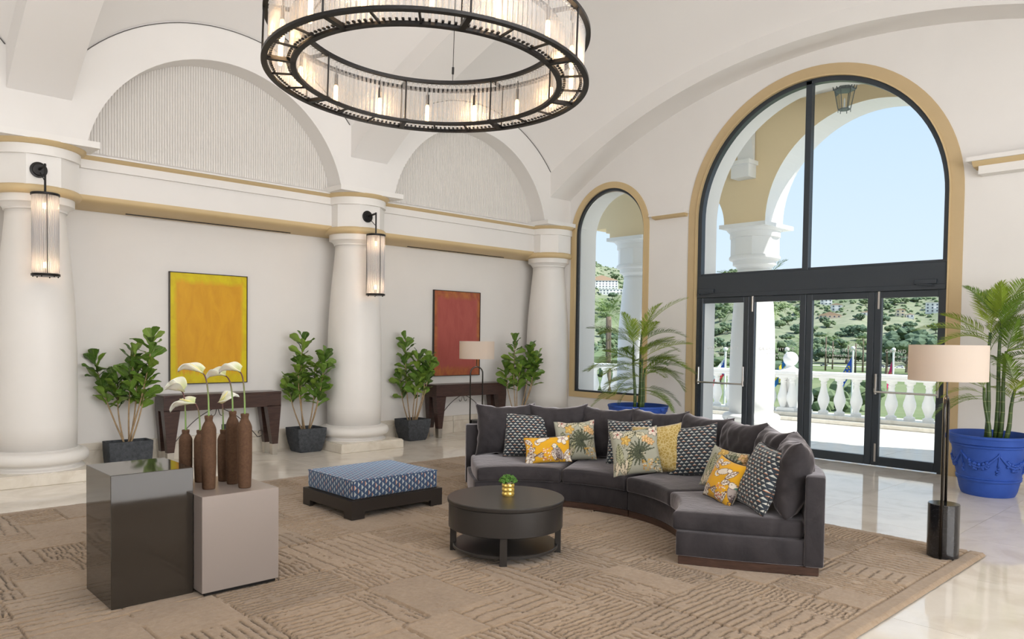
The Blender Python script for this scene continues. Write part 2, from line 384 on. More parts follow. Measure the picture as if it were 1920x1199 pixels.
# ------------------------------------------------------------------ columns
def column(name, x, y, label, s=1.0, marble_plinth=True, mats=None, zt=1.0, parent=None):
    root = thing(name, label, None, (x, y, 0), kind='structure')
    cm, gm = mats or (COLUMN, GOLD)
    b = B(); b.box((-.52, -.52, 0), (.52, .52, .115), .006, 1); b.box((-.505, -.505, .115), (.505, .505, .128)); b.build('plinth', PLINTHM if not mats else cm, root)
    tor = [(.46, .128), (.46, .14)] + [(.452 - .035 * math.sin(t * PI / 5) , .14 + .05 * t / 5) for t in range(1, 5)] + [(.44 + .065 * math.cos(-PI / 2 + PI * t / 10), .26 + .068 * math.sin(-PI / 2 + PI * t / 10)) for t in range(11)] + [(.41, .328), (.395, .345)]
    b = B(); b.lathe(tor, 56); b.build('base', cm, root, smooth=.9)
    prof = [(.387, .345), (.391, .6), (.394, .9), (.392, 1.3), (.383, 1.7), (.368, 2.0), (.345, 2.3), (.315, 2.6), (.29, 2.85), (.287, 2.945)]
    b = B(); b.lathe(prof, 56); b.build('shaft', cm, root, smooth=4)
    b = B(); b.lathe([(.287, 2.935), (.305, 2.937), (.305, 2.957), (.312, 2.962), (.33, 2.985), (.355, 3.0), (.375, 3.005), (.375, 3.085), (.36, 3.09)], 56); b.build('capital', cm, root, smooth=.6)
    b = B(); b.lathe([(.36, 3.083)] + [(.395 + .05 * math.cos(-PI / 2 + PI * t / 10), 3.133 + .048 * math.sin(-PI / 2 + PI * t / 10)) for t in range(11)] + [(.36, 3.181)], 56); b.build('lower_ring', gm, root, smooth=.9)
    b = B(); b.lathe([(.422, 3.175), (.422, 3.50)], 8, a0=PI / 8, a1=2 * PI + PI / 8); b.build('octagon_neck', cm, root)
    b = B(); b.lathe([(.36, 3.492), (.436, 3.492), (.436, 3.597), (.36, 3.597)], 56); b.build('fascia_ring', cm, root, smooth=.6)
    b = B(); b.lathe([(.40, 3.592), (.445, 3.594), (.458, 3.60), (.468, 3.615), (.487, 3.63), (.492, 3.646), (.40, 3.646)], 56); b.build('upper_ring', gm, root, smooth=.6)
    b = B(); b.box((-.52, -.47, 3.643), (.52, .42, 3.712)); b.build('impost_slab', cm, root)
    return root
CY = 9.66
column('column', 1.93, CY, 'white tapered column behind the bronze display plinth, with a wall lantern')
column('column', 5.97, CY, 'white tapered column between the two paintings')
column('column', 10.06, CY, 'white tapered column in the corner beside the narrow arched window')
column('column', -2.14, CY, 'white tapered column beyond the left end of the picture wall')

# ------------------------------------------------------------------ small arched window
w1 = thing('window_1', kind='structure')
def arch_frame(name, m, parent, x0, x1, cy, cz, r0, r1, zbot, bottom=None, n=48):
    b = B()
    pts = lambda r: [(cy + r, zbot)] + [(cy + r * math.cos(PI * i / n), cz + r * math.sin(PI * i / n)) for i in range(n + 1)] + [(cy - r, zbot)]
    A, Bq = pts(r0), pts(r1); rows = []
    for (ya, za), (yb, zb) in zip(A, Bq): rows.append([b.bm.verts.new(p) for p in ((x0, ya, za), (x0, yb, zb), (x1, yb, zb), (x1, ya, za))])
    for p, q in zip(rows[:-1], rows[1:]):
        for k in range(4): b.bm.faces.new((p[k], p[(k + 1) % 4], q[(k + 1) % 4], q[k]))
    b.bm.faces.new(rows[0]); b.bm.faces.new(rows[-1][::-1])
    if bottom: b.box((x0, cy - r1, zbot - bottom), (x1, cy + r1, zbot + .0))
    return b.build(name, m, parent, smooth=.5)
arch_frame('surround', GOLD, w1, XW - .015, XW + .06, 8.44, 3.50, .765, .865, .69, .10)
arch_frame('bead', GOLD, w1, XW - .025, XW + .02, 8.44, 3.50, .758, .776, .69)
arch_frame('frame', DOORM, w1, XW + .03, XW + .09, 8.44, 3.50, .715, .77, .72, .055)
arch_frame('inner_frame', CHROME, w1, XW + .06, XW + .075, 8.44, 3.50, .700, .716, .735)
def arch_pane(name, parent, x, cy, cz, r, zbot, y0=None, y1=None, n=40):
    b = B(); y0 = cy - r if y0 is None else y0; y1 = cy + r if y1 is None else y1; P = [(y0, zbot)]
    for i in range(n + 1):
        y = y0 + (y1 - y0) * i / n; P.append((y, cz + math.sqrt(max(0, r * r - (y - cy) ** 2))))
    P.append((y1, zbot)); b.prism(P, 0, x, x + .008); return b.build(name, GLASS, parent)
arch_pane('pane', w1, XW + .066, 8.44, 3.50, .705, .73)

# ------------------------------------------------------------------ arched entrance: surround, fanlight, four glazed leaves
d1 = thing('door_1', kind='structure')
DC = 4.87
arch_frame('surround', GOLDW, d1, XR - .012, XR + .03, DC, 3.50, 1.80, 1.945, 0)
arch_frame('bead', GOLD, d1, XR - .03, XR + .05, DC, 3.50, 1.785, 1.805, 0)
arch_frame('frame', DOORM, d1, XR + .02, XR + .12, DC, 3.50, 1.72, 1.79, 0)
XD = XR + .03
b = B(); b.box((XD - .02, 3.10, 2.36), (XD + .12, 6.64, 2.64), .004, 1); b.box((XD - .03, 3.10, 2.30), (XD + .12, 6.64, 2.365), .004, 1); b.build('transom', DOORM, d1)
b = B(); b.box((XD - .01, DC + .0, 2.64), (XD + .09, DC + .085, 5.27), .004, 1); b.build('mullion', DOORM, d1)
for y0, y1 in ((3.15, 4.87), (4.955, 6.59)):
    arch_pane('fanlight_pane', d1, XD + .05, DC, 3.50, 1.725, 2.63, y0, y1)
    b = B(); b.box((XD + .01, y0 - .01, 2.64), (XD + .07, y1 + .01, 2.672)); b.build('glazing_bead', DOORM, d1)
edges = [6.64, 5.76, 4.885, 3.955, 3.10]
for k in range(4):
    ya, yb = edges[k + 1] + .004, edges[k] - .004
    if k < 2: ya += .0
    lf = thing('door_leaf', parent=d1, loc=(XD, ya, 0)); w = yb - ya; s = .085; zt = 2.298
    b = B(); b.box((0, 0, .012), (.065, s, zt), .004, 1); b.box((0, w - s, .012), (.065, w, zt), .004, 1); b.box((.001, s, .012), (.064, w - s, .13), .004, 1); b.box((.001, s, zt - .085), (.064, w - s, zt), .004, 1)
    b.build('leaf_frame', DOORM, lf)
    b = B(); b.box((.028, s - .01, .12), (.036, w - s + .01, zt - .08)); b.build('leaf_pane', GLASS, lf)
    if k in (0, 3):
        b = B(); b.tube([(-.055, .05, .985), (-.055, w - .05, .985)], .014, 10)
        for yy in (.05, w - .05): b.box((-.06, yy - .014, .975), (0, yy + .014, 1.03), .003, 1); b.box((-.05, yy - .012, .95), (.0, yy + .012, 1.22 if yy > .2 else 1.25), .004, 1)
        b.build('push_bar', CHROME, lf)
        b = B(); yb0 = (w - .30) if k == 0 else .10
        b.box((-.055, yb0, 2.37), (.0, yb0 + .26, 2.43), .006, 2); b.tube([(-.03, yb0 + .06, 2.365), (-.12, yb0 + .2, 2.36), (-.05, yb0 + .02 if k else yb0 + .24, 2.35)], .008, 6); b.build('door_closer', DOORM, lf)
    else:
        yb0 = 0 if k == 1 else w
    if k in (1, 3):
        for z0 in (2.07, .06):
            b = B(); y_ = w - .05
            b.box((-.008, y_ - .012, z0), (.002, y_ + .012, z0 + .24), .002, 1); b.build('pivot_plate', CHROME, lf)
# lettering on the glass
LET = mat('frosted_lettering', (.86, .87, .87), .6)
def text(s, size, parent, name, loc, m, rot=(PI / 2, 0, -PI / 2), ext=.0006, align='CENTER', space=1.0):
    cu = D.curves.new(name, 'FONT'); cu.body = s; cu.size = size; cu.align_x = align; cu.extrude = ext; cu.resolution_u = 2; cu.space_character = space
    tmp = D.objects.new(name, cu); COL.objects.link(tmp); dg = bpy.context.evaluated_depsgraph_get()
    me = D.meshes.new_from_object(tmp.evaluated_get(dg)); D.objects.remove(tmp); me.materials.clear(); me.materials.append(m)
    return link(name, me, parent, loc, rot)
for lf in [o for o in d1.children if o.name.startswith('door_leaf')]:
    text('GRAND HYATT', .062, lf, 'lettering', (.024, .44, 1.50), LET, space=1.35)
    text('LA MANGA CLUB', .036, lf, 'lettering', (.024, .44, 1.435), LET, space=1.3)
    text('GOLF & SPA', .036, lf, 'lettering', (.024, .44, 1.385), LET, space=1.3)
# ------------------------------------------------------------------ rug: carved pile, grooves are real relief with shade painted in
RX0, RX1, RY0, RY1 = .2, 6.56, 1.64, 7.84
RUG = mat('taupe_pile', (.29, .215, .145), .95, spec=.1, Sheen_Weight=.25, Sheen_Roughness=.5)
t = NT(RUG); v = t.coord('Object')
n1 = t.noise(v, 2.2, 4, .6); n2 = t.noise(v, 170, 2, .7); n3 = t.noise(v, 28, 3, .6)
pc = t.n.new('ShaderNodeVertexColor'); pc.layer_name = 'pile'      # pile-direction tone per carved field, shade painted dark into the grooves
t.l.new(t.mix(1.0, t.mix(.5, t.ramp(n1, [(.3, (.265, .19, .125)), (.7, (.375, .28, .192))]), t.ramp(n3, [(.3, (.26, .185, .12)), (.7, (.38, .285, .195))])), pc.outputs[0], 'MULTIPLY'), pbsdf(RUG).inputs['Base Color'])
t.l.new(t.bump(n2, .5, .006), pbsdf(RUG).inputs['Normal'])
def make_rug():
    st = .0105; nx = int((RX1 - RX0) / st); ny = int((RY1 - RY0) / st)
    X = np.linspace(RX0, RX1, nx); Y = np.linspace(RY0, RY1, ny)
    rs = np.random.RandomState(3); H = np.zeros((nx, ny)); C = np.ones((nx, ny))
    def smooth1(n, k, a):
        q = rs.randn(n + k); return np.convolve(q, np.ones(k) / k, 'valid')[:n] * a * math.sqrt(k)
    cells = []
    def split(x0, x1, y0, y1, d):
        w, h = x1 - x0, y1 - y0
        if d > 0 and (max(w, h) > 95 or (max(w, h) > 52 and rs.rand() < .75)):
            if w > h * (.8 + .5 * rs.rand()):
                c = int(x0 + w * (.3 + .4 * rs.rand())); split(x0, c, y0, y1, d - 1); split(c, x1, y0, y1, d - 1)
            else:
                c = int(y0 + h * (.3 + .4 * rs.rand())); split(x0, x1, y0, c, d - 1); split(x0, x1, c, y1, d - 1)
        else: cells.append((x0, x1, y0, y1))
    mg = 11
    split(0, nx - mg, mg, ny - mg, 9)
    for (a, b_, c, d) in cells:
        w, h = b_ - a, d - c; kind = rs.rand(); dep = .55 + .45 * rs.rand()
        base = .0025 * rs.randn(); H[a:b_, c:d] += base; C[a:b_, c:d] = 1 + .055 * rs.randn()
        if kind < .74:
            along_x = rs.rand() < .5; pitch = int(3.5 + 2.3 * rs.rand()) if rs.rand() < .7 else int(6 + 4 * rs.rand())
            n, mm = (w, h) if along_x else (h, w)
            wob = smooth1(n, 11, .30 + .4 * rs.rand())
            for q in range(1, max(1, mm // pitch + 1)):
                off = np.round(q * pitch + wob + smooth1(n, 5, .22)).astype(int)
                on = np.convolve(rs.rand(n + 10), np.ones(11) / 11, 'valid')[:n] > (.36 if rs.rand() < .8 else .48)
                for i in range(n):
                    j = off[i]
                    if 0 <= j < mm and on[i]:
                        if along_x: H[a + i, c + j] -= .021 * dep; C[a + i, c + j] = .30  # cut depth, plus groove shade painted into the colour
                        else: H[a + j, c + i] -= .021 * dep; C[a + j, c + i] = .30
        if rs.rand() < .75: H[a:b_, min(ny - 1, d - 1)] -= .018 * (np.convolve(rs.rand(w + 16), np.ones(17) / 17, 'valid')[:w] > .47)
        if rs.rand() < .75: H[min(nx - 1, b_ - 1), c:d] -= .018 * (np.convolve(rs.rand(h + 16), np.ones(17) / 17, 'valid')[:h] > .47)
    H[:, mg] -= .014; H[nx - 1 - mg, :] -= .014; H[:, ny - 1 - mg] -= .014
    H += .0012 * rs.randn(nx, ny)
    Z = .028 + H; Z = np.maximum(Z, .003)
    edge = np.minimum(np.minimum(np.arange(nx)[:, None] + 40, (nx - 1 - np.arange(nx))[:, None]), np.minimum(np.arange(ny)[None], (ny - 1 - np.arange(ny))[None]))
    Z = np.where(edge < 2, Z * (.3 + .35 * edge), Z)
    co_ = np.empty((nx, ny, 3), np.float32); co_[..., 0] = X[:, None]; co_[..., 1] = Y[None]; co_[..., 2] = Z
    co_[..., 0] += rs.randn(nx, ny) * .0015; co_[..., 1] += rs.randn(nx, ny) * .0015
    idx = np.arange(nx * ny).reshape(nx, ny)
    q = np.stack([idx[:-1, :-1], idx[1:, :-1], idx[1:, 1:], idx[:-1, 1:]], -1).reshape(-1, 4)
    me = D.meshes.new('rug'); me.vertices.add(nx * ny); me.vertices.foreach_set('co', co_.ravel())
    me.loops.add(q.size); me.loops.foreach_set('vertex_index', q.ravel().astype(np.int32))
    me.polygons.add(len(q)); me.polygons.foreach_set('loop_start', np.arange(0, q.size, 4, dtype=np.int32))
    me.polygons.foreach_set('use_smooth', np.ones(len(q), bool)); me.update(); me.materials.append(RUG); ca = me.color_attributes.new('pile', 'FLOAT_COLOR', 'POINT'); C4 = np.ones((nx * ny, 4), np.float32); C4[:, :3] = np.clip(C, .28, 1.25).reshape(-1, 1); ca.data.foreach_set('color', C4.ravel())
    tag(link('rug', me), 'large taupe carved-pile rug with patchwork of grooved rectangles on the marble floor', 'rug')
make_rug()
RZ = .0275        # top of the pile, what stands on the rug stands here

# ------------------------------------------------------------------ curved sofa
VELVET = mat('charcoal_velvet', (.040, .036, .040), .75, spec=.2, Sheen_Weight=1.0, Sheen_Roughness=.32, Sheen_Tint=(.80, .76, .80))
t = NT(VELVET); v = t.coord('Object'); n = t.noise(v, 4.5, 5, .6, .8)
t.l.new(t.ramp(n, [(.3, (.026, .024, .027)), (.7, (.052, .046, .050))]), pbsdf(VELVET).inputs['Base Color'])
t.l.new(t.bump(t.noise(v, 9, 4, .6, .5), .25, .02), pbsdf(VELVET).inputs['Normal'])
WENGE = mat('wenge_wood', (.055, .030, .022), .35)
t = NT(WENGE); v = t.coord('Object', (2, 2, 14)); t.l.new(t.ramp(t.noise(v, 4, 5, .6, .6), [(.3, (.035, .018, .013)), (.7, (.085, .045, .033))]), pbsdf(WENGE).inputs['Base Color'])
SCX, SCY, AM = 4.15, 4.23, -3.5
sofa = thing('curved_sofa', 'long curved sectional sofa in charcoal velvet on a dark wood plinth, facing the round table', 'sofa', (SCX, SCY, 0))
def arcblock(r0, r1, a0, a1, z0, z1, n=14, skew0=0, skew1=0, crown=0):
    """ring segment; ends may be skewed (degrees added at the inner radius)"""
    b = B(); rows = []; nr = 6; nz = 1
    for i in range(n + 1):
        f = i / n; row = []
        for k in range(nr + 1):
            g = k / nr; r = r0 + (r1 - r0) * g
            a = rad((a0 + skew0 * (1 - g)) * (1 - f) + (a1 + skew1 * (1 - g)) * f)
            zt = z1 + crown * math.sin(PI * f) ** .5 * math.sin(PI * min(1, .12 + g * .88)) ** .5 if crown else z1
            row.append((b.bm.verts.new((r * math.cos(a), r * math.sin(a), z0)), b.bm.verts.new((r * math.cos(a), r * math.sin(a), zt))))
        rows.append(row)
    for i in range(n):
        for k in range(nr):
            A, Bq, C_, D_ = rows[i][k], rows[i][k + 1], rows[i + 1][k + 1], rows[i + 1][k]
            b.bm.faces.new((A[1], Bq[1], C_[1], D_[1])); b.bm.faces.new((A[0], D_[0], C_[0], Bq[0]))
        A, D_ = rows[i][0], rows[i + 1][0]; b.bm.faces.new((A[0], A[1], D_[1], D_[0]))
        A, D_ = rows[i][nr], rows[i + 1][nr]; b.bm.faces.new((A[0], D_[0], D_[1], A[1]))
    for r in (rows[0], rows[n]):
        for k in range(nr): b.bm.faces.new((r[k][0], r[k + 1][0], r[k + 1][1], r[k][1]))
    return b
mods = ((-67.5, AM - .12, -5.5, 0), (AM + .12, 62.0, 0, 5.0))
for a0, a1, s0, s1 in mods:
    arcblock(1.25, 2.17, a0 + (.6 if s0 else 0), a1 - (.6 if s1 else 0), RZ, .088, 20, s0, s1).build('plinth', WENGE, sofa, smooth=.5, bevel=.004, seg=1)
    arcblock(1.235, 2.09, a0, a1, .09, .262, 20, s0, s1).build('base', VELVET, sofa, smooth=.5, bevel=.012)
    arcblock(2.075, 2.20, a0, a1, .09, .705, 20, s0 * .1, s1 * .1).build('backrest', VELVET, sofa, smooth=.5, bevel=.014)
sb = [-67.0, -35.5, AM, 28.5, 61.3]
for k in range(4):
    s0 = -5.5 if k == 0 else 0; s1 = 5.5 if k == 3 else 0
    arcblock(1.20, 2.07, sb[k] + .3, sb[k + 1] - .3, .262, .392, 14, s0, s1, .014).build('seat_cushion', VELVET, sofa, smooth=.7, bevel=.028, seg=3)

def pillow_mesh(name, w, h, th, m, n=28, pinch=.07, wr=.012, seed=0, ends=.5, paint=None, mats=None, sag=0):
    """cushion standing in its local xz plane, bottom edge at z=0, front towards -y; returns mesh"""
    u = np.linspace(-1, 1, n + 1); U, V = np.meshgrid(u, u, indexing='ij')
    px = (1 - pinch * (1 - V ** 2) ** 1.0 * np.abs(U) ** 2); pz = (1 - pinch * (1 - U ** 2) * np.abs(V) ** 2)
    X = U * w / 2 * px; Z = V * h / 2 * pz
    prof = (1 - np.abs(U) ** 2.6) ** ends * (1 - np.abs(V) ** 2.6) ** ends
    vs = []; fs = []; col = []
    rs = random.Random(seed); ofs = Vector((rs.random() * 90, rs.random() * 90, 0))
    idx = {}
    for side in (0, 1):
        for i in range(n + 1):
            for j in range(n + 1):
                e = i in (0, n) or j in (0, n)
                if side and e: idx[1, i, j] = idx[0, i, j]; continue
                x, z, tt = X[i, j], Z[i, j], th / 2 * prof[i, j]
                wv = noise.noise(Vector((x * 7, z * 5, side * 9)) + ofs) * .6 + noise.noise(Vector((x * 17, z * 13, side * 9)) + ofs) * .4
                tt += wr * wv * min(1, prof[i, j] * 2.2)
                z2 = z - sag * h * max(0, V[i, j]) ** 2 * (1 - U[i, j] ** 2)
                dz = wr * .6 * noise.noise(Vector((x * 12, z * 12, 4)) + ofs) if e else 0
                idx[side, i, j] = len(vs); vs.append((x + dz, -tt if side == 0 else tt, z2 + h / 2 + dz))
        for i in range(n):
            for j in range(n):
                q = (idx[side, i, j], idx[side, i + 1, j], idx[side, i + 1, j + 1], idx[side, i, j + 1])
                fs.append(q if side == 0 else q[::-1])
    me = D.meshes.new(name); me.from_pydata(vs, [], fs)
    for mm in (mats or [m]): me.materials.append(mm)
    me.polygons.foreach_set('use_smooth', [True] * len(fs))
    if mats and len(mats) > 1:
        me.polygons.foreach_set('material_index', [0] * (n * n) + [1] * (n * n))
    uv = me.uv_layers.new(name='UVMap'); V_ = np.array(vs)
    li = np.empty(len(me.loops), np.int32); me.loops.foreach_get('vertex_index', li)
    uvs = np.stack([V_[li, 0] / w + .5, V_[li, 2] / h], -1).astype(np.float32); uv.data.foreach_set('uv', uvs.ravel())
    if paint is not None:
        P = np.clip(np.stack([V_[:, 0] / w + .5, V_[:, 2] / h], -1), 0, 1)
        c = paint(P[:, 0], P[:, 1], w, h); ca = me.color_attributes.new('print', 'FLOAT_COLOR', 'POINT')
        ca.data.foreach_set('color', np.c_[c, np.ones(len(c))].astype(np.float32).ravel())
    me.update(); return me
def edge_loop(w, h, pinch, n=14):
    P = []
    for k in range(4):
        for i in range(n):
            t_ = -1 + 2 * i / n; U, V = ((t_, -1), (1, t_), (-t_, 1), (-1, -t_))[k]
            P.append((U * w / 2 * (1 - pinch * (1 - V * V) * abs(U) ** 2), 0, V * h / 2 * (1 - pinch * (1 - U * U) * abs(V) ** 2) + h / 2))
    return P + [P[0]]
def polar(r, a, z=0): return (SCX + r * math.cos(rad(a)), SCY + r * math.sin(rad(a)), z)
# eight loose back cushions: parts of the sofa
da = 15.6
for k in range(8):
    a = AM + (k - 3.5) * da; sd = 40 + k
    r = 1.945
    me = pillow_mesh('back_cushion', .63, .55, .27, VELVET, 34, .085, .034, sd, .45, sag=.035)
    o = link('back_cushion', me, sofa)
    rr = random.Random(sd)
    o.location = (r * math.cos(rad(a)), r * math.sin(rad(a)), .395)
    o.rotation_euler = Euler((rad(-9 + rr.uniform(-2, 2)), rad(rr.uniform(-2, 2)), rad(a) - PI / 2 + rad(rr.uniform(-3, 3))), 'XYZ')

# ------------------------------------------------------------------ printed cushions
def tri_pattern(m, cw, ch, dark, light=(.62, .62, .56), coord='UV', scale=(1, 1, 1)):
    """woven rows of little white and rust half-diamonds on a dark ground"""
    t = NT(m); p = pbsdf(m); s = t.sep(t.coord(coord, scale)); u, v = s[0], s[1]
    row = t.math('FLOOR', t.math('DIVIDE', v, ch)); fy = t.math('FRACT', t.math('DIVIDE', v, ch))
    odd = t.math('FLOORED_MODULO', row, 2.0)
    uu = t.math('ADD', t.math('DIVIDE', u, cw), t.math('MULTIPLY', odd, .5)); fx = t.math('FRACT', uu)
    d = t.math('MULTIPLY', t.math('ABSOLUTE', t.math('SUBTRACT', fx, .5)), 2.0)
    top = t.math('SUBTRACT', .84, t.math('MULTIPLY', d, .72))
    tri = t.math('MULTIPLY', t.math('LESS_THAN', fy, top), t.math('GREATER_THAN', fy, .22))
    rust = t.math('MULTIPLY', t.math('LESS_THAN', fy, .40), t.math('LESS_THAN', t.math('FLOORED_MODULO', t.math('ADD', row, t.math('FLOOR', uu)), 3.0), .5))
    half = t.math('MULTIPLY', t.math('GREATER_THAN', fx, .5), .35)
    c = t.mix(rust, t.mix(half, light, (.26, .31, .33)), (.50, .20, .09))
    t.l.new(t.mix(tri, dark, c), p.inputs['Base Color']); return m
GEO = tri_pattern(mat('dark_geometric_weave', (.05, .06, .07), .75, spec=.2, Sheen_Weight=.3), .098, .057, (.030, .042, .056))
PIPE = mat('black_piping', (.03, .03, .035), .6)
PRINT = {}
def printed(name, rough=.8):
    m = mat(name, (.5, .5, .5), rough, spec=.2, Sheen_Weight=.2); t = NT(m); n = t.n.new('ShaderNodeVertexColor'); n.layer_name = 'print'
    t.l.new(n.outputs[0], pbsdf(m).inputs['Base Color']); return m
PRN = printed('printed_linen')
def lin(c): return tuple(((x / 255) / 12.92 if x / 255 < .04 else ((x / 255 + .055) / 1.055) ** 2.4) for x in c)
class Art:
    """paints flat print onto cushion vertices (base colours only)"""
    def __init__(s, u, v, w, h, base): s.x = u * w * 100; s.y = v * h * 100; s.c = np.tile(np.array(lin(base)), (len(u), 1))
    def put(s, mask, col): s.c[mask] = lin(col)
    def loc(s, cx, cy, rot):
        a = rad(rot); dx, dy = s.x - cx, s.y - cy
        return dx * math.cos(a) + dy * math.sin(a), -dx * math.sin(a) + dy * math.cos(a)
    def ell(s, cx, cy, a, b, rot, col, line=None, lw=.35):
        X, Y = s.loc(cx, cy, rot); q = (X / a) ** 2 + (Y / b) ** 2
        if line: s.put((q < (1 + lw / min(a, b)) ** 2), line)
        s.put(q < 1, col)
    def leaf(s, cx, cy, L, wd, rot, col, line, veins=True):
        X, Y = s.loc(cx, cy, rot); t = X / L; inside = (t > 0) & (t < 1); hw = wd * np.sin(PI * np.clip(t, 0, 1)) ** .8
        s.put(inside & (np.abs(Y) < hw + .35), line); s.put(inside & (np.abs(Y) < hw), col)
        if veins: s.put(inside & (np.abs(Y) < hw) & ((np.abs(Y) < .28) | (((X - np.abs(Y)) % 2.4) < .5)), line)
    def flower(s, cx, cy, r, col, line, core, n=5, rot=0):
        for k in range(n):
            a = rot + 360 * k / n; s.ell(cx + r * .55 * math.cos(rad(a)), cy + r * .55 * math.sin(rad(a)), r * .52, r * .34, a, col, line)
        s.ell(cx, cy, r * .22, r * .22, 0, core)
    def fan(s, cx, cy, r, col, n=15, rot=0):
        for k in range(n): s.leaf(cx, cy, r * (1 - .12 * (k % 2)), .55, rot + 300 * k / n, col, (60, 66, 54), False)
    def line(s, x0, y0, x1, y1, w, col):
        L = math.hypot(x1 - x0, y1 - y0); X, Y = s.loc(x0, y0, math.degrees(math.atan2(y1 - y0, x1 - x0))); s.put((X > 0) & (X < L) & (np.abs(Y) < w), col)
def floral(seed):
    def f(u, v, w, h):
        A = Art(u, v, w, h, (170, 170, 154)); r = random.Random(seed); G, Y_, CR, LN = (122, 124, 96), (206, 170, 92), (216, 204, 180), (78, 80, 62)
        for k in range(10): A.leaf(r.uniform(0, 45), r.uniform(0, 45), r.uniform(10, 17), r.uniform(1.8, 3.2), r.uniform(0, 360), r.choice([(186, 182, 160), (150, 154, 130), (196, 190, 166)]), LN)
        A.leaf(9, 3, 26, 3.4, 92, (172, 172, 140), LN); A.leaf(13, 2, 20, 2.6, 70, (190, 186, 150), LN)
        A.fan(27, 19, 13, (88, 94, 74), 16, 15)
        A.leaf(12, 34, 13, 3.6, 20, (206, 200, 172), LN); A.leaf(24, 38, 12, 3.4, -35, (206, 200, 172), LN)
        A.flower(8, 38, 4.6, (220, 206, 190), LN, (150, 60, 62)); A.flower(15, 31, 4.2, Y_, (150, 112, 50), (226, 200, 120)); A.flower(40, 38, 4.4, (222, 206, 190), LN, (160, 70, 70))
        A.flower(33, 31, 3.4, (224, 186, 140), (150, 112, 50), Y_); A.flower(37, 28, 2.8, (224, 186, 140), (150, 112, 50), Y_)
        for k in range(40): A.ell(r.uniform(28, 42), r.uniform(2, 12), .9, .6, r.uniform(0, 180), r.choice([Y_, (190, 140, 60), CR]))
        for k in range(10): A.leaf(r.uniform(0, 14), r.uniform(0, 5), 9, 1.2, r.uniform(60, 120), CR, LN, False)
        return A.c
    return f
def birds(seed):
    def f(u, v, w, h):
        A = Art(u, v, w, h, (226, 170, 40)); r = random.Random(seed); Wt, LN, PK = (236, 226, 210), (118, 92, 82), (222, 150, 110)
        for k in range(8): A.leaf(r.uniform(0, 45), r.uniform(0, 28), r.uniform(7, 12), r.uniform(1.2, 2.2), r.uniform(0, 360), Wt, LN)
        for k in range(50): A.ell(r.uniform(18, 26), r.uniform(2, 14), .55, .55, 0, r.choice([PK, (206, 120, 90), Wt]))
        for k in range(14): A.ell(r.uniform(0, 8), r.uniform(12, 24), .7, .5, 0, r.choice([PK, Wt, (212, 110, 80)]))
        A.flower(38, 23, 5.6, Wt, LN, (180, 150, 150)); A.flower(5, 4, 4.4, Wt, LN, (170, 150, 150)); A.flower(42, 4, 4, Wt, LN, (180, 140, 140), rot=30)
        A.ell(13, 20, 2.6, 2.6, 0, Wt, LN); A.ell(13.4, 20, 1.5, 1.5, 0, (226, 170, 40)); A.ell(18, 23, 6, 2.3, 20, Wt, LN); A.ell(23.5, 25, 2, 1.5, 0, Wt, LN)
        for q, rr in ((12, 5.5), (-14, 5.5), (164, 5.5), (192, 5.5)): A.leaf(12, 7.5, 7, 1.1, q, Wt, LN)
        A.line(8, 5, 17, 10.5, .5, LN)
        A.ell(33, 9, 7, 3.4, -58, (176, 164, 158), LN)
        for k in range(26): A.line(30 + r.uniform(0, 6), 14 - r.uniform(0, 13), 30.6 + r.uniform(0, 6), 12.6 - r.uniform(0, 13), .22, (92, 78, 78))
        A.ell(29.5, 16, 2.2, 2.2, 0, Wt, LN); A.ell(29, 16.5, .4, .4, 0, (40, 30, 30)); A.ell(27, 15.7, .9, .45, 0, (120, 100, 80)); A.ell(32, 15, 1.2, .8, 0, (90, 140, 120))
        return A.c
    return f
DAM = mat('gold_damask', (.52, .39, .13), .7, spec=.3, Sheen_Weight=.4); t = NT(DAM); v = t.coord('UV', (1, 1, 1))
wv = t.n.new('ShaderNodeTexVoronoi'); wv.feature = 'DISTANCE_TO_EDGE'; wv.inputs['Scale'].default_value = 17; t.l.new(v, wv.inputs['Vector'])
t.l.new(t.ramp(t.math('ADD', wv.outputs[0], t.math('MULTIPLY', t.noise(v, 40, 2), .12)), [(.08, (.62, .50, .24)), (.20, (.42, .29, .07))]), pbsdf(DAM).inputs['Base Color'])
CREAM = mat('cream_linen', (.60, .53, .42), .85, spec=.2)
def cushion(label, w, h, th, P, face, tilt, lean=0, m=GEO, paint=None, seed=1, n=24, pipe=PIPE, group=None, z=.405, pinch=.07, back=None):
    """P: where the middle of its lower edge rests; face: compass angle (deg) its front looks at"""
    if paint: n = 72
    me = pillow_mesh('scatter_cushion', w, h, th, m, n, pinch, .012, seed, .5, paint, [m, back] if back else None, sag=.02)
    o = link('scatter_cushion', me); tag(o, label, 'cushion', group or 'scatter cushions on the curved sofa')
    o.rotation_euler = Euler((rad(-tilt), rad(lean), rad(face) + PI / 2), 'XYZ'); o.location = (P[0], P[1], z)
    if pipe:
        b = B(); b.tube(edge_loop(w, h, pinch), .0035, 5, cap=False); b.build('piping', pipe, o, smooth=4)
    return o
G, F_, Y_ = GEO, PRN, PRN
cushion('dark blue cushion with rows of small white triangles, behind the yellow bird cushion', .47, .47, .16, (5.40, 5.47), 228, 20, 2, GEO, None, 1)
cushion('small oblong yellow cushion printed with white birds and dragonflies, at the left seat', .46, .27, .12, (5.31, 5.06), 228, 20, -4, PRN, birds(3), 2)
cushion('grey-green floral cushion beside the oblong yellow bird cushion', .41, .41, .15, (5.63, 4.98), 226, 18, -4, PRN, floral(5), 3, pipe=None)
cushion('dark triangle-patterned cushion almost hidden behind the floral and gold cushions', .45, .45, .14, (5.84, 4.50), 205, 16, -3, GEO, None, 4)
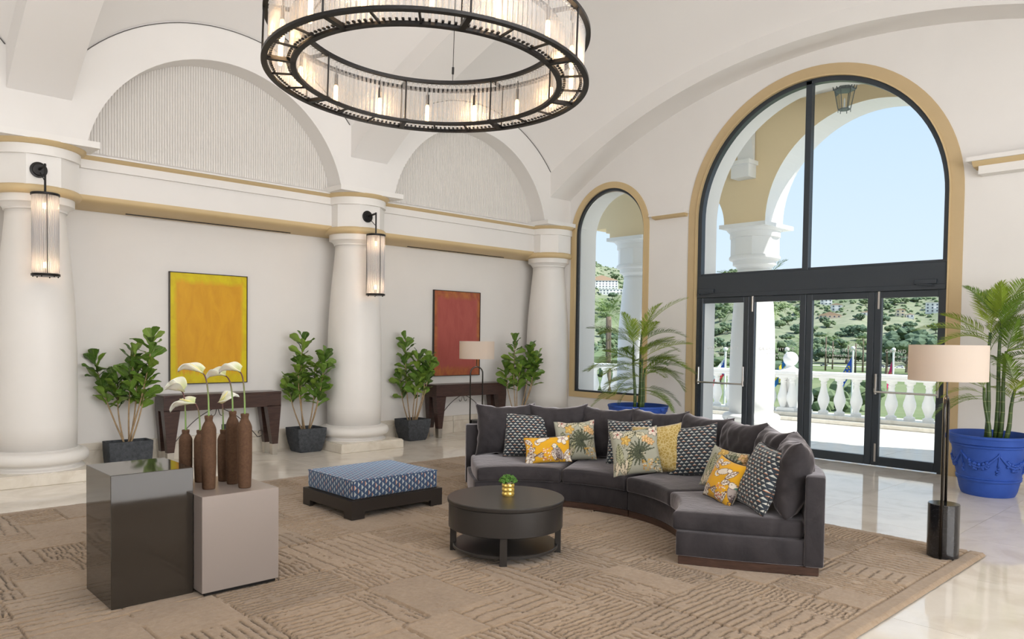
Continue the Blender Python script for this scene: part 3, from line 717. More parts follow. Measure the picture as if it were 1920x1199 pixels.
cushion('grey-green floral cushion standing in front of the plain gold cushion', .44, .44, .16, (5.46, 4.10), 214, 22, -9, PRN, floral(9), 5, pipe=None)
cushion('gold damask cushion tucked behind a grey floral one', .46, .46, .15, (5.67, 4.03), 205, 18, -7, DAM, None, 6, pipe=None)
cushion('dark triangle-patterned cushion beside the gold damask cushion', .48, .48, .15, (5.78, 3.74), 195, 20, -9, GEO, None, 7)
cushion('olive floral cushion half hidden behind the yellow cushion on the right seat', .36, .36, .14, (5.40, 3.27), 172, 24, 6, PRN, floral(12), 8, pipe=None)
cushion('square yellow bird-print cushion with black piping and a cream back on the right seat', .33, .34, .15, (5.02, 3.04), 158, 24, 8, PRN, birds(8), 9, back=CREAM)
cushion('dark triangle-patterned cushion leaning at the right end of the sofa', .43, .49, .17, (4.98, 2.755), 146, 22, 4, GEO, None, 10)
# ------------------------------------------------------------------ round coffee table
LACQ = mat('dark_lacquer', (.030, .027, .025), .34, spec=.45)
ct = thing('coffee_table', 'round dark lacquered drum coffee table with a low shelf on the rug', 'table', (3.83, 4.085, RZ))
z = RZ
b = B(); b.lathe([(.412, .222 - z), (.425, .228 - z), (.425, .40 - z), (.42, .405 - z), (.432, .407 - z), (.434, .412 - z), (.434, .431 - z), (.430, .436 - z), (0, .436 - z)], 72, cap=True); b.build('drum_top', LACQ, ct, smooth=.6)
b = B(); b.lathe([(.385, .042), (.392, .045), (.392, .062), (.387, .066), (0, .066)], 72); b.build('shelf', LACQ, ct, smooth=.6)
for k, (dx, dy) in enumerate(((-1, -1), (1, -1), (1, 1), (-1, 1))):
    b = B(); b.box((-.022, -.026, 0), (.022, .026, .24), .003, 1); b.build('leg', LACQ, ct, (dx * .276, dy * .276, 0), (0, 0, math.atan2(dy, dx)))
mp = thing('moss_pot', 'small faceted gold glass pot of green moss on the round table', 'plant pot', (3.866, 4.10, .4362))
AMB = mat('amber_glass', (.75, .52, .12), .08, .55, spec=.8)
b = B(); n = 16; rows = []
for k in range(7):
    zz = k * .092 / 6; r = .046 + (.003 if k % 2 else -.0015)
    rows.append([b.bm.verts.new((r * math.cos(2 * PI * (i + .5 * (k % 2)) / n), r * math.sin(2 * PI * (i + .5 * (k % 2)) / n), zz)) for i in range(n)])
for k in range(6):
    for i in range(n):
        j = (i + 1) % n
        if k % 2 == 0: b.bm.faces.new((rows[k][i], rows[k][j], rows[k + 1][i])); b.bm.faces.new((rows[k][j], rows[k + 1][j], rows[k + 1][i]))
        else: b.bm.faces.new((rows[k][i], rows[k][j], rows[k + 1][j])); b.bm.faces.new((rows[k][i], rows[k + 1][j], rows[k + 1][i]))
b.bm.faces.new(rows[0][::-1]); b.bm.faces.new(rows[-1]); b.build('glass_pot', AMB, mp)
MOSS = grainy(mat('moss_green', (.06, .16, .02), .8), 30, .5)
b = B(); r = random.Random(5)
for k in range(260):
    a, q = r.uniform(0, 2 * PI), r.random() ** .5; p = Vector((.066 * q * math.cos(a), .066 * q * math.sin(a), .098 + .055 * math.sqrt(max(0, 1 - q * q)) * r.uniform(.5, 1)))
    b.ico(p, r.uniform(.006, .011), 1)
b.build('moss', MOSS, mp, smooth=4, kind='stuff')

# ------------------------------------------------------------------ ottoman bench
ot = thing('ottoman', 'low square ottoman with a blue geometric cushion on a black wood frame', 'ottoman', (3.46, 5.63, RZ))
OW, OD = .985, .86
OGEO = tri_pattern(mat('blue_geometric_weave', (.1, .15, .2), .7, spec=.25, Sheen_Weight=.5, Sheen_Tint=(.5, .7, 1.0)), .056, .036, (.036, .066, .130), (.46, .49, .48))
b = B(); h = .19 - RZ
def board(b, L, axis, off, dep):   # apron board with cut-out feet
    P = [(0, 0), (.13, 0), (.13, h - .105), (L - .13, h - .105), (L - .13, 0), (L, 0), (L, h), (0, h)]
    b.prism(P, 1 if axis == 0 else 0, off, off + dep)
OBL = mat('black_oak', (.022, .018, .016), .38)
for nm, ax, off, L in (('front_board', 0, 0, OW), ('back_board', 0, OD - .035, OW), ('side_board', 1, 0, OD), ('side_board', 1, OW - .035, OD)):
    b = B()
    if ax == 0: board(b, L, 0, off, .035)
    else:
        P = [(.035, 0), (.13, 0), (.13, h - .105), (L - .13, h - .105), (L - .13, 0), (L - .035, 0), (L - .035, h), (.035, h)]; b.prism(P, 0, off, off + .035)
    b.build(nm, OBL, ot)
b = B(); b.box((.036, .036, h - .03), (OW - .036, OD - .036, h + .006)); b.build('deck', OBL, ot)
bm = bmesh.new(); x0, y0, x1, y1, z0, z1 = .03, .03, OW - .03, OD - .03, h + .004, .362 - RZ
n = 16; V = {}
b = B(); b.box((x0, y0, z0), (x1, y1, z1), .022, 3)
o = b.build('cushion', OGEO, ot, smooth=.8); me = o.data; uv = me.uv_layers.new(name='UVMap')
for p in me.polygons:
    nx_, ny_, nz_ = (abs(q) for q in p.normal)
    for li in p.loop_indices:
        c = me.vertices[me.loops[li].vertex_index].co
        uv.data[li].uv = (c.y, c.x) if nz_ > max(nx_, ny_) else ((c.z + .01, c.x) if ny_ >= nx_ else (c.z + .01, c.y))
b = B(); b.tube([(x0 + .004, y0 + .004, z1 - .008), (x1 - .004, y0 + .004, z1 - .008), (x1 - .004, y1 - .004, z1 - .008), (x0 + .004, y1 - .004, z1 - .008), (x0 + .004, y0 + .004, z1 - .008)], .004, 6, cap=False); b.build('piping', OGEO, o)

# ------------------------------------------------------------------ display plinths with vases and white flowers
BRZ = mat('mirror_bronze', (.030, .025, .020), .05, 0, spec=.5, IOR=1.62)
t = NT(BRZ); sh = pbsdf(BRZ); 
p1 = thing('display_plinth', 'tall glossy dark bronze display plinth standing on the rug', 'plinth', (1.29, 4.66, RZ))
b = B(); b.box((0, 0, .0), (.462, .50, .80 - RZ), .0025, 1); b.build('body', BRZ, p1)
TPE = mat('taupe_metallic', (.315, .27, .245), .36, .25)
p2 = thing('display_plinth', 'lower matt taupe display plinth carrying the brown vases', 'plinth', (1.757, 4.535, RZ))
b = B(); b.box((0, 0, .02), (.49, .62, .635 - RZ), .0025, 1); b.build('body', TPE, p2)
b = B(); b.box((.02, .015, 0), (.475, .60, .021)); b.build('recessed_foot', BLACKM, p2)
VASE = mat('ribbed_brown_clay', (.15, .078, .043), .75, spec=.25)
t = NT(VASE); v = t.coord('Object'); nn = t.noise(v, 70, 3, .7); n5 = t.noise(v, 8, 3)
t.l.new(t.mix(t.math('MULTIPLY', nn, .8), (.055, .026, .015), (.17, .095, .052)), pbsdf(VASE).inputs['Base Color'])
t.l.new(t.bump(nn, .4, .004), pbsdf(VASE).inputs['Normal'])
def vase(label, x, y, h, r, seed):
    root = thing('vase', label, 'vase', (x, y, .6352), seed, group='brown ribbed bottle vases on the taupe plinth')
    prof = [(r * .80, 0), (r * .86, .006)]; n = int(h / .0032); zs = h - .022
    for k in range(n + 1):
        zz = .008 + (zs - .008) * k / n; f = zz / h
        rr = r * (.86 + .14 * min(1, f / .35)) if f < .35 else r
        if f > .80:
            g = (f - .80) / (1 - .80); rr = r * (1 - .48 * min(1, g / .62) ** 1.6) if g < .62 else r * .52
        prof.append((rr + .0008 * (1 if k % 2 else -1), zz))
    prof += [(r * .56, h - .018), (r * .58, h - .004), (r * .54, h), (r * .40, h - .002), (r * .34, h - .05)]
    b = B(); b.lathe(prof, 28, cap=False); bot = b.bm
    bmesh.ops.contextual_create(bot, geom=[e for e in bot.edges if e.is_boundary and all(v_.co.z < .001 for v_ in e.verts)])
    b.build('body', VASE, root, smooth=4)
    return root
VS = [('short brown vase farthest back at the left, behind the bronze plinth', 1.868, 5.10, .345, .042), ('short brown vase half hidden behind the bronze plinth corner', 1.935, 5.03, .345, .038),
      ('tall brown vase at the front left of the taupe plinth', 1.888, 4.765, .465, .045), ('short brown vase between the tall pairs on the taupe plinth', 2.063, 4.965, .345, .036),
      ('tall brown vase behind the front right one', 2.072, 4.835, .478, .042), ('tall brown vase at the front right of the taupe plinth', 2.078, 4.665, .475, .045)]
for k, (lb, x, y, h, r) in enumerate(VS): vase(lb, x, y, h, r, k)
SPATHE = mat('white_spathe', (.80, .79, .64), .5, spec=.3, Subsurface_Weight=.15); t = NT(SPATHE); s_ = t.sep(t.coord('UV'))
t.l.new(t.ramp(s_[0], [(.0, (.42, .52, .12)), (.22, (.66, .70, .36)), (.45, (.80, .78, .66)), (1, (.82, .80, .72))]), pbsdf(SPATHE).inputs['Base Color'])
STEM = mat('flower_stem', (.16, .27, .07), .45); t = NT(STEM); s_ = t.sep(t.coord('Generated'))
t.l.new(t.ramp(s_[2], [(.0, (.20, .36, .09)), (.45, (.20, .30, .09)), (.85, (.11, .035, .03)), (1, (.10, .03, .03))]), pbsdf(STEM).inputs['Base Color'])
SPDX = mat('spadix_yellow', (.75, .68, .30), .6)
VIEWR = Vector((.66, -.75, 0))   # along the row of vases
def spathe(L, wd, cup):
    b = B(); n, m = 16, 10; uvs = {}; g = []
    for i in range(n + 1):
        s = i / n; hw = wd * (math.sin(PI * min(1, .10 + s * .90)) ** .75) * (1.08 - .35 * s); row = []
        for j in range(m + 1):
            q = -1 + 2 * j / m; back = -.16 * L * abs(q) ** 1.5 * (1 - s) ** 3
            vtx = b.bm.verts.new((s * L + back, q * hw, cup * (q * q) * hw * 1.6 + .10 * L * math.sin(s * PI) - .20 * L * max(0, s - .72) ** 1.5 * 4 + .012 * math.sin(q * 5 + s * 6)))
            row.append(vtx); uvs[vtx] = (min(1, math.hypot(s, q * .35)), .5)
        g.append(row)
    lay = b.bm.loops.layers.uv.new('UVMap')
    for i in range(n):
        for j in range(m):
            f = b.bm.faces.new((g[i][j], g[i + 1][j], g[i + 1][j + 1], g[i][j + 1]))
            for lp in f.loops: lp[lay].uv = uvs[lp.vert]
    return b
# (vase index, head offset along the row, head height, spathe length, width, heading, tilt, cup)
FLW = [(0, -.028, .252, .110, .050, 190, 22, 1.0, 'closed cream flower bud-shaped, in the back left short vase'),
       (1, -.048, .178, .165, .040, 186, -14, .45, 'large white flower facing left and drooping low, in the second short vase'),
       (2, -.052, .272, .150, .032, 184, 10, .8, 'white flower seen from the side over the front left tall vase'),
       (3, -.012, .185, .115, .048, 16, 26, .25, 'pale green and white open flower in the middle short vase'),
       (4, -.060, .232, .125, .036, 184, -4, .8, 'white flower facing left, over the back right tall vase'),
       (5, -.040, .268, .135, .032, 180, 4, .9, 'white flower highest at the right, over the front right tall vase')]
for k, dx, dh, L, wd, hd, tl, cup, lb in FLW:
    _, x, y, h, r = VS[k]; z0 = .635 + h
    root = thing('flower', lb, 'flower', (x, y, z0 - .03), group='white flowers in the brown vases')
    e = VIEWR * dx
    pts = []
    for i in range(15):
        s = i / 14; bend = s ** 2.4
        pts.append((e.x * bend, e.y * bend, (dh + .03) * (math.sin(s * PI / 2) ** .92)))
    b = B(); b.tube(pts, [.0058 - .0018 * i / 14 for i in range(15)], 7); b.build('stem', STEM, root, smooth=4)
    ang = math.atan2(VIEWR.y, VIEWR.x) + rad(hd)
    o = spathe(L, wd, cup).build('spathe', SPATHE, root, pts[-1], None, smooth=4)
    so = o.modifiers.new('thick', 'SOLIDIFY'); so.thickness = .0025; so.offset = 0
    o.rotation_euler = Euler((rad(-25 if hd > 90 else 30), rad(-tl), ang), 'XYZ')
    if k in (2, 3, 1):
        b = B(); b.tube([(0, 0, .006), (.03, 0, .028), (.07, 0, .05)], [.006, .0065, .003], 7); s2 = b.build('spadix', SPDX, root, pts[-1], None, smooth=4); s2.rotation_euler = o.rotation_euler
    if k == 0:    # second petal half closes the bud
        o2 = link('spathe', o.data, root, pts[-1]); o2.rotation_euler = Euler((rad(-35), rad(-tl + 8), ang + rad(25)), 'XYZ')

# ------------------------------------------------------------------ paintings
FRAME = mat('painting_frame', (.025, .018, .015), .4)
def art_mat(name, core, core2, rim, rim2):
    m = mat(name, core, .45, spec=.3); t = NT(m); p = pbsdf(m); uv = t.coord('UV'); s = t.sep(uv); u, v = s[0], s[1]
    n = t.noise(t.coord('UV', (3, 1.2, 1)), 3, 6, .62, .6); st = t.noise(t.coord('UV', (38, 1.4, 1)), 1.6, 4, .6); n3 = t.noise(t.coord('UV', (1, 1, 1)), 7, 5, .6, 1.2)
    ex = t.math('MINIMUM', u, t.math('SUBTRACT', 1.0, u)); ey = t.math('MINIMUM', v, t.math('SUBTRACT', 1.0, v))
    ed = t.math('MINIMUM', t.math('MULTIPLY', ex, 1.0), t.math('MULTIPLY', ey, .85))
    ed = t.math('ADD', ed, t.math('MULTIPLY', t.math('SUBTRACT', n, .5), .075))
    low = t.math('MULTIPLY', t.math('GREATER_THAN', .32, v), t.math('MULTIPLY', t.math('SUBTRACT', .34, v), t.math('SUBTRACT', st, .42)))
    ed = t.math('SUBTRACT', ed, t.math('MULTIPLY', t.math('MAXIMUM', low, 0.0), .8))
    body = t.mix(t.ramp(n, [(.3, 0.), (.7, 1.)]), core, core2)
    edge = t.mix(t.ramp(n3, [(.35, 0.), (.65, 1.)]), rim, rim2)
    t.l.new(t.mix(t.ramp(ed, [(.045, 0.), (.085, 1.)]), edge, body), p.inputs['Base Color']); return m
YEL = art_mat('yellow_canvas', (.62, .30, .015), (.72, .38, .02), (.70, .58, .01), (.62, .46, .01))
RED = art_mat('red_canvas', (.36, .080, .068), (.42, .105, .085), (.46, .17, .055), (.33, .085, .05))
def painting(label, x0, x1, z0, z1, m):
    root = thing('painting', label, 'painting', (x0, YA, z0)); w, h = x1 - x0, z1 - z0
    me = D.meshes.new('canvas'); d = -.035
    me.from_pydata([(.01, d, .01), (w - .01, d, .01), (w - .01, d, h - .01), (.01, d, h - .01), (.01, -.005, .01), (w - .01, -.005, .01), (w - .01, -.005, h - .01), (.01, -.005, h - .01)], [], [(0, 1, 2, 3), (4, 7, 6, 5), (0, 4, 5, 1), (1, 5, 6, 2), (2, 6, 7, 3), (3, 7, 4, 0)])
    uv = me.uv_layers.new(name='UVMap')
    for li, q in zip(range(4), ((0, 0), (1, 0), (1, 1), (0, 1))): uv.data[li].uv = q
    me.materials.append(m); link('canvas', me, root)
    for nm, a, c in (('frame_side', (0, 0), (.010, h)), ('frame_side', (w - .010, 0), (w, h)), ('frame_rail', (.0, 0), (w, .010)), ('frame_rail', (.0, h - .010), (w, h))):
        b = B(); b.box((a[0], -.045, a[1]), (c[0], -.002, c[1])); b.build(nm, FRAME, root)
painting('large yellow and orange abstract canvas on the white wall', 3.49, 4.525, .972, 2.43, YEL)
painting('large brick-red abstract canvas on the wall near the corner', 7.75, 8.775, .978, 2.43, RED)

# ------------------------------------------------------------------ console tables
CON1 = mat('espresso_wood', (.05, .026, .021), .28); t = NT(CON1); v = t.coord('Object', (2, 6, 14)); t.l.new(t.ramp(t.noise(v, 3, 5, .6, .6), [(.3, (.034, .017, .014)), (.7, (.072, .038, .030))]), pbsdf(CON1).inputs['Base Color'])
CAP = mat('nickel_foot_cap', (.62, .59, .54), .3, 1)
IRON = mat('wrought_iron', (.10, .09, .085), .4, .8)
def console(label, x0, x1):
    root = thing('console_table', label, 'table', (x0, 9.655, 0)); w, d, h = x1 - x0, .325, .862
    b = B(); b.box((0, 0, h - .028), (w, d, h), .003, 1); b.box((.004, .004, h - .20), (w - .004, d - .004, h - .027), .002, 1); b.build('top', CON1, root)
    for sx in (0, 1):
        for sy in (0, 1):
            b = B(); cx = .004 if not sx else w - .004; s = 1 if not sx else -1; cy = .004 if not sy else d - .004; q = 1 if not sy else -1
            T = [(cx, cy), (cx + s * .20, cy), (cx + s * .20, cy + q * .115), (cx, cy + q * .115)]
            Bm = [(cx + s * .045, cy), (cx + s * .125, cy), (cx + s * .125, cy + q * .085), (cx + s * .045, cy + q * .085)]
            A = [b.bm.verts.new((*p, h - .19)) for p in T]; C_ = [b.bm.verts.new((*p, .145)) for p in Bm]
            b.bm.faces.new(A); b.bm.faces.new(C_)
            for i in range(4): b.bm.faces.new((A[i], A[(i + 1) % 4], C_[(i + 1) % 4], C_[i]))
            lg = b.build('leg', CON1, root)
            xa, xb = sorted((cx + s * .043, cx + s * .127)); ya, yb = sorted((cy - q * .001, cy + q * .087)); mx_, my_ = (xa + xb) / 2, (ya + yb) / 2
            b = B(); A = [b.bm.verts.new(p) for p in ((xa, ya, .147), (xb, ya, .147), (xb, yb, .147), (xa, yb, .147))]
            C_ = [b.bm.verts.new((mx_ + (p[0] - mx_) * .82, my_ + (p[1] - my_) * .82, 0)) for p in ((xa, ya), (xb, ya), (xb, yb), (xa, yb))]
            b.bm.faces.new(A); b.bm.faces.new(C_)
            for i in range(4): b.bm.faces.new((A[i], A[(i + 1) % 4], C_[(i + 1) % 4], C_[i]))
            b.build('foot_cap', CAP, lg)
    # wrought iron scrolls braced between the legs
    for s in (-1, 1):
        b = B(); P = []
        c = w / 2; y = d - .06
        for i in range(22):
            q = i / 21; P.append((c + s * (.055 + .50 * q), y, h - .215 - .42 * q - .06 * math.sin(q * PI) * -1))
        x1_, z1_ = P[-1][0], P[-1][2]
        for i in range(1, 14):
            a = -.6 + i * .45; rr = .055 * (1 - i / 18); P.append((x1_ + s * (rr * math.sin(a) + .03), y, z1_ - .0 + .055 - rr * math.cos(a)))
        b.tube(P, .006, 6); b.build('iron_scroll', IRON, root, smooth=4)
        b = B(); P = [(c + s * (.012 + .06 * (1 - math.cos(i * .38)) * .6), y, h - .20 - .06 * math.sin(i * .42) - .012 * i) for i in range(9)]; b.tube(P, .005, 6); b.build('iron_scroll', IRON, root, smooth=4)
console('dark wood console table with metal feet under the yellow painting', 3.27, 4.82)
console('dark wood console table under the red painting, behind the floor lamp', 7.49, 9.04)
b = B(); b.box((4.18, YA - .012, .315), (4.32, YA, .41), .004, 1); b.box((4.20, YA - .016, .335), (4.30, YA - .01, .39), .003, 1); tag(b.build('wall_socket', mat('dark_plastic', (.04, .04, .042), .4)), 'dark double wall socket under the console below the yellow painting', 'socket')

# ------------------------------------------------------------------ fiddle-leaf figs in slate pots
SLATE = mat('slate_stone', (.050, .056, .065), .72, spec=.3); t = NT(SLATE); v = t.coord('Object'); nn = t.noise(v, 26, 6, .65); n2 = t.noise(v, 9, 3)
t.l.new(t.ramp(nn, [(.3, (.035, .04, .047)), (.7, (.085, .093, .105))]), pbsdf(SLATE).inputs['Base Color']); t.l.new(t.bump(nn, .55, .03), pbsdf(SLATE).inputs['Normal'])
SOIL = mat('dark_soil', (.03, .024, .018), .95)
BARK = grainy(mat('fig_stem', (.36, .25, .14), .7), 20, .25)
FIG = mat('fig_leaf', (.075, .16, .022), .38, spec=.5); t = NT(FIG); inf = t.n.new('ShaderNodeObjectInfo'); s_ = t.sep(t.coord('UV'))
base = t.ramp(inf.outputs['Random'], [(0, (.055, .125, .018)), (.45, (.115, .225, .028)), (1, (.22, .34, .045))])
mid = t.math('LESS_THAN', t.math('ABSOLUTE', t.math('SUBTRACT', s_[1], .5)), .025)
vein = t.math('LESS_THAN', t.math('FRACT', t.math('SUBTRACT', t.math('MULTIPLY', s_[0], 7.0), t.math('MULTIPLY', t.math('ABSOLUTE', t.math('SUBTRACT', s_[1], .5)), 4.0))), .10)
t.l.new(t.mix(t.math('MAXIMUM', mid, t.math('MULTIPLY', vein, .5)), base, (.24, .33, .10)), pbsdf(FIG).inputs['Base Color'])
def leaf_mesh(L, wd, curl, fold, seed):
    b = B(); n, m = 9, 6; g = []; uvs = {}
    for i in range(n + 1):
        s = i / n; hw = wd * (.30 * math.sin(PI * min(1, s * 1.25)) ** .8 if s < .4 else 0)
        hw = wd * (s ** .75) * (1 - s ** 4) ** .5 * 1.05 * (1 - .22 * math.exp(-((s - .38) / .12) ** 2)) + .004
        row = []
        for j in range(m + 1):
            q = -1 + 2 * j / m
            z_ = -curl * L * s * s + fold * hw * abs(q) + .006 * math.sin(s * 14 + q * 3 + seed)
            vt = b.bm.verts.new((s * L, q * hw, z_)); uvs[vt] = (s, (q + 1) / 2); row.append(vt)
        g.append(row)
    lay = b.bm.loops.layers.uv.new('UVMap')
    for i in range(n):
        for j in range(m):
            f = b.bm.faces.new((g[i][j], g[i + 1][j], g[i + 1][j + 1], g[i][j + 1]))
            for lp in f.loops: lp[lay].uv = uvs[lp.vert]
    me = D.meshes.new('leaf'); b.bm.to_mesh(me); b.bm.free(); me.materials.append(FIG); me.polygons.foreach_set('use_smooth', [True] * len(me.polygons)); return me
FIGL = [leaf_mesh(.185 + .025 * (k % 3), .074 + .008 * (k % 2), .10 + .16 * (k % 4) / 3, .15 + .35 * ((k * 2) % 5) / 4, k) for k in range(6)]
def square_pot(root, wx, wy, h, tpr):
    b = B(); n = 6; out = []; th = .028
    def ring(sx, sy, z, rr=.02):
        P = []
        for (cx, cy, a0) in ((sx - rr, sy - rr, 0), (-sx + rr, sy - rr, 90), (-sx + rr, -sy + rr, 180), (sx - rr, -sy + rr, 270)):
            for i in range(4): P.append((cx + rr * math.cos(rad(a0 + 30 * i)), cy + rr * math.sin(rad(a0 + 30 * i)), z))
        return P
    prof = [(tpr, 0), (tpr + (1 - tpr) * .22, h * .08), (tpr + (1 - tpr) * .62, h * .38), (1 - (1 - tpr) * .08, h * .72), (1, h - .006), (.992, h), ]
    R = [[b.bm.verts.new(p) for p in ring(wx / 2 * s, wy / 2 * s, z)] for s, z in prof]
    for zz in (h, h - .07): R.append([b.bm.verts.new(p) for p in ring(wx / 2 - th, wy / 2 - th, zz)])
    for A, C_ in zip(R[:-1], R[1:]):
        for i in range(16): b.bm.faces.new((A[i], A[(i + 1) % 16], C_[(i + 1) % 16], C_[i]))
    b.bm.faces.new(R[0][::-1]); b.build('pot', SLATE, root, smooth=.7)
    b = B(); b.box((-wx / 2 + th - .004, -wy / 2 + th - .004, h - .10), (wx / 2 - th + .004, wy / 2 - th + .004, h - .062)); b.build('soil', SOIL, root)
def fig(label, x, y, wx, wy, h, tpr, branches, seed, nl):
    root = thing('fiddle_leaf_fig', label, 'potted plant', (x, y, 0), group='fiddle-leaf figs along the picture wall')
    square_pot(root, wx, wy, h, tpr); r = random.Random(seed)
    R_ = Vector((.70, -.71, 0)); D_ = Vector((.71, .70, 0))
    for k, (bx, tx, td, tz, bare) in enumerate(branches):
        p0 = Vector((0, 0, h - .07)) + R_ * bx + D_ * r.uniform(-.03, .03); p1_ = Vector((0, 0, tz)) + R_ * tx + D_ * td
        pts = []
        for i in range(9):
            s = i / 8; p = p0.lerp(p1_, s); p += R_ * (.035 * math.sin(s * PI) * (1 if k % 2 else -1)) ; pts.append(p)
        b = B(); b.tube(pts, [.011 - .006 * i / 8 for i in range(9)], 6); b.build('stem', BARK, root, smooth=4)
        cnt = nl[k] if isinstance(nl, (list, tuple)) else nl
        for i in range(cnt):
            s = bare + (1 - bare) * (i + r.random() * .6) / cnt; q = min(.999, s) * 8; a = int(q); p = pts[a].lerp(pts[a + 1], q - a)
            az = i * 2.4 + r.uniform(-.4, .4); el_ = rad(r.uniform(15, 62) + 25 * max(0, (s - .8) / .2))
            me = r.choice(FIGL); sc = r.uniform(.84, 1.18) * (.8 + .25 * math.sin(PI * (i + 1) / (cnt + 1)))
            d_ = Vector((math.cos(az) * math.cos(el_), math.sin(az) * math.cos(el_), 0)) * .2 * sc
            if y + p.y + d_.y > YA - .07: az = -az
            o = link('leaf', me, root, p, Euler((r.uniform(-1.0, 1.0), -el_, az), 'XYZ'), (sc, sc, sc))
fig('fiddle-leaf fig spreading wide in a low rectangular slate trough, left of the yellow painting', 2.89, 9.74, .50, .28, .335, .90,
    [(-.02, -.42, 0, 1.34, .42), (.0, .30, .02, 1.60, .52), (.02, .10, -.02, 1.40, .45), (.03, .20, .05, 1.12, .52), (-.03, -.16, .06, 1.08, .55), (.0, .05, .1, 1.25, .5)], 3, [21, 24, 22, 16, 15, 15])
fig('fiddle-leaf fig in a square slate pot beside the middle column', 5.215, 9.70, .44, .40, .335, .72,
    [(-.04, -.05, 0, 1.60, .45), (.04, .28, -.04, 1.36, .62), (-.05, -.26, 0, .98, .55), (.02, .10, .05, 1.22, .45), (0, -.10, -.05, 1.28, .45), (.04, .20, 0, .98, .5)], 11, [26, 20, 14, 19, 18, 11])
fig('fiddle-leaf fig in a square slate pot left of the console under the red painting', 7.10, 9.76, .44, .40, .335, .72,
    [(-.04, -.12, 0, 1.60, .45), (.05, .27, .03, 1.28, .60), (-.06, -.20, 0, 1.0, .5), (.02, .06, .05, 1.34, .45), (0, .12, -.05, 1.02, .5), (.03, .2, .05, 1.12, .5)], 23, [26, 20, 14, 20, 14, 12])
fig('fiddle-leaf fig behind the sofa in front of the corner column', 9.08, 9.42, .44, .40, .335, .72,
    [(-.02, -.05, 0, 1.62, .50), (.05, .32, .03, 1.34, .58), (-.04, -.22, 0, 1.15, .55), (.03, .22, .05, 1.5, .55), (0, .05, -.05, 1.15, .5), (.03, .30, .05, 1.08, .6)], 31, [22, 22, 14, 19, 16, 13])
# ------------------------------------------------------------------ floor lamps
SHADE = D.materials.new('linen_shade'); SHADE.use_nodes = True; tt = SHADE.node_tree; tt.nodes.clear(); N_ = tt.nodes.new
o_ = N_('ShaderNodeOutputMaterial'); tl = N_('ShaderNodeBsdfTranslucent'); df = N_('ShaderNodeBsdfDiffuse'); mx = N_('ShaderNodeMixShader'); mx.inputs[0].default_value = .55
tl.inputs[0].default_value = (.80, .72, .63, 1); df.inputs[0].default_value = (.78, .72, .66, 1)
tt.links.new(tl.outputs[0], mx.inputs[1]); tt.links.new(df.outputs[0], mx.inputs[2]); tt.links.new(mx.outputs[0], o_.inputs[0])
NERO = mat('black_marble', (.018, .018, .02), .12, spec=.6); t = NT(NERO); v = t.coord('Object'); nn = t.noise(v, 6, 6, .6, 3)
t.l.new(t.ramp(t.math('ABSOLUTE', t.math('SUBTRACT', nn, .5)), [(.0, (.10, .10, .105)), (.003, (.014, .014, .016)), (1, (.011, .011, .013))]), pbsdf(NERO).inputs['Base Color'])
DKC = mat('dark_chrome', (.05, .047, .045), .2, .9)
def floor_lamp(label, x, y, z, rz, energy):
    root = thing('floor_lamp', label, 'lamp', (x, y, z), rz)
    b = B(); b.lathe([(.104, 0), (.107, .004), (.107, .393), (.104, .397), (0, .397)], 40); b.build('base', NERO, root, smooth=.6)
    b = B(); w = .095; P = [(-.118, 0, .002), (-.118, 0, 1.10)] + [(-.118 + w + -w * math.cos(PI * i / 12), 0, 1.10 + w * math.sin(PI * i / 12)) for i in range(1, 12)] + [(-.118 + 2 * w, 0, 1.10), (-.118 + 2 * w, 0, .395)]
    b.tube(P, .0105, 10); b.build('arched_tube', DKC, root, smooth=4)
    c = -.118 + w
    b = B(); b.tube([(c, 0, 1.19), (c, 0, 1.50)], .006, 8); b.tube([(c - .25, 0, 1.53), (c + .25, 0, 1.53)], .003, 6); b.tube([(c, -.25, 1.53), (c, .25, 1.53)], .003, 6); b.build('stem', DKC, root)
    b = B(); b.lathe([(.262, 1.315), (.262, 1.578), (.259, 1.578), (.259, 1.315), (.262, 1.315)], 56, (c, 0, 0), cap=False); b.build('shade', SHADE, root, smooth=.7)
    b = B(); b.lathe([(.001, 1.405), (.022, 1.412), (.032, 1.44), (.026, 1.475), (.013, 1.50)], 16, (c, 0, 0)); b.build('bulb', BULB, root, smooth=4)
    l = lamp('lamp_light', 'POINT', (c, 0, 1.44), energy, (1, .66, .36), shadow_soft_size=.04); l.parent = root
floor_lamp('slim floor lamp with drum shade and black marble base on the right rug corner', 6.21, 1.84, RZ, rad(9.5), 11)
floor_lamp('slim arched floor lamp with a white drum shade behind the sofa, before the red painting', 7.43, 8.57, 0, rad(-25), 13)

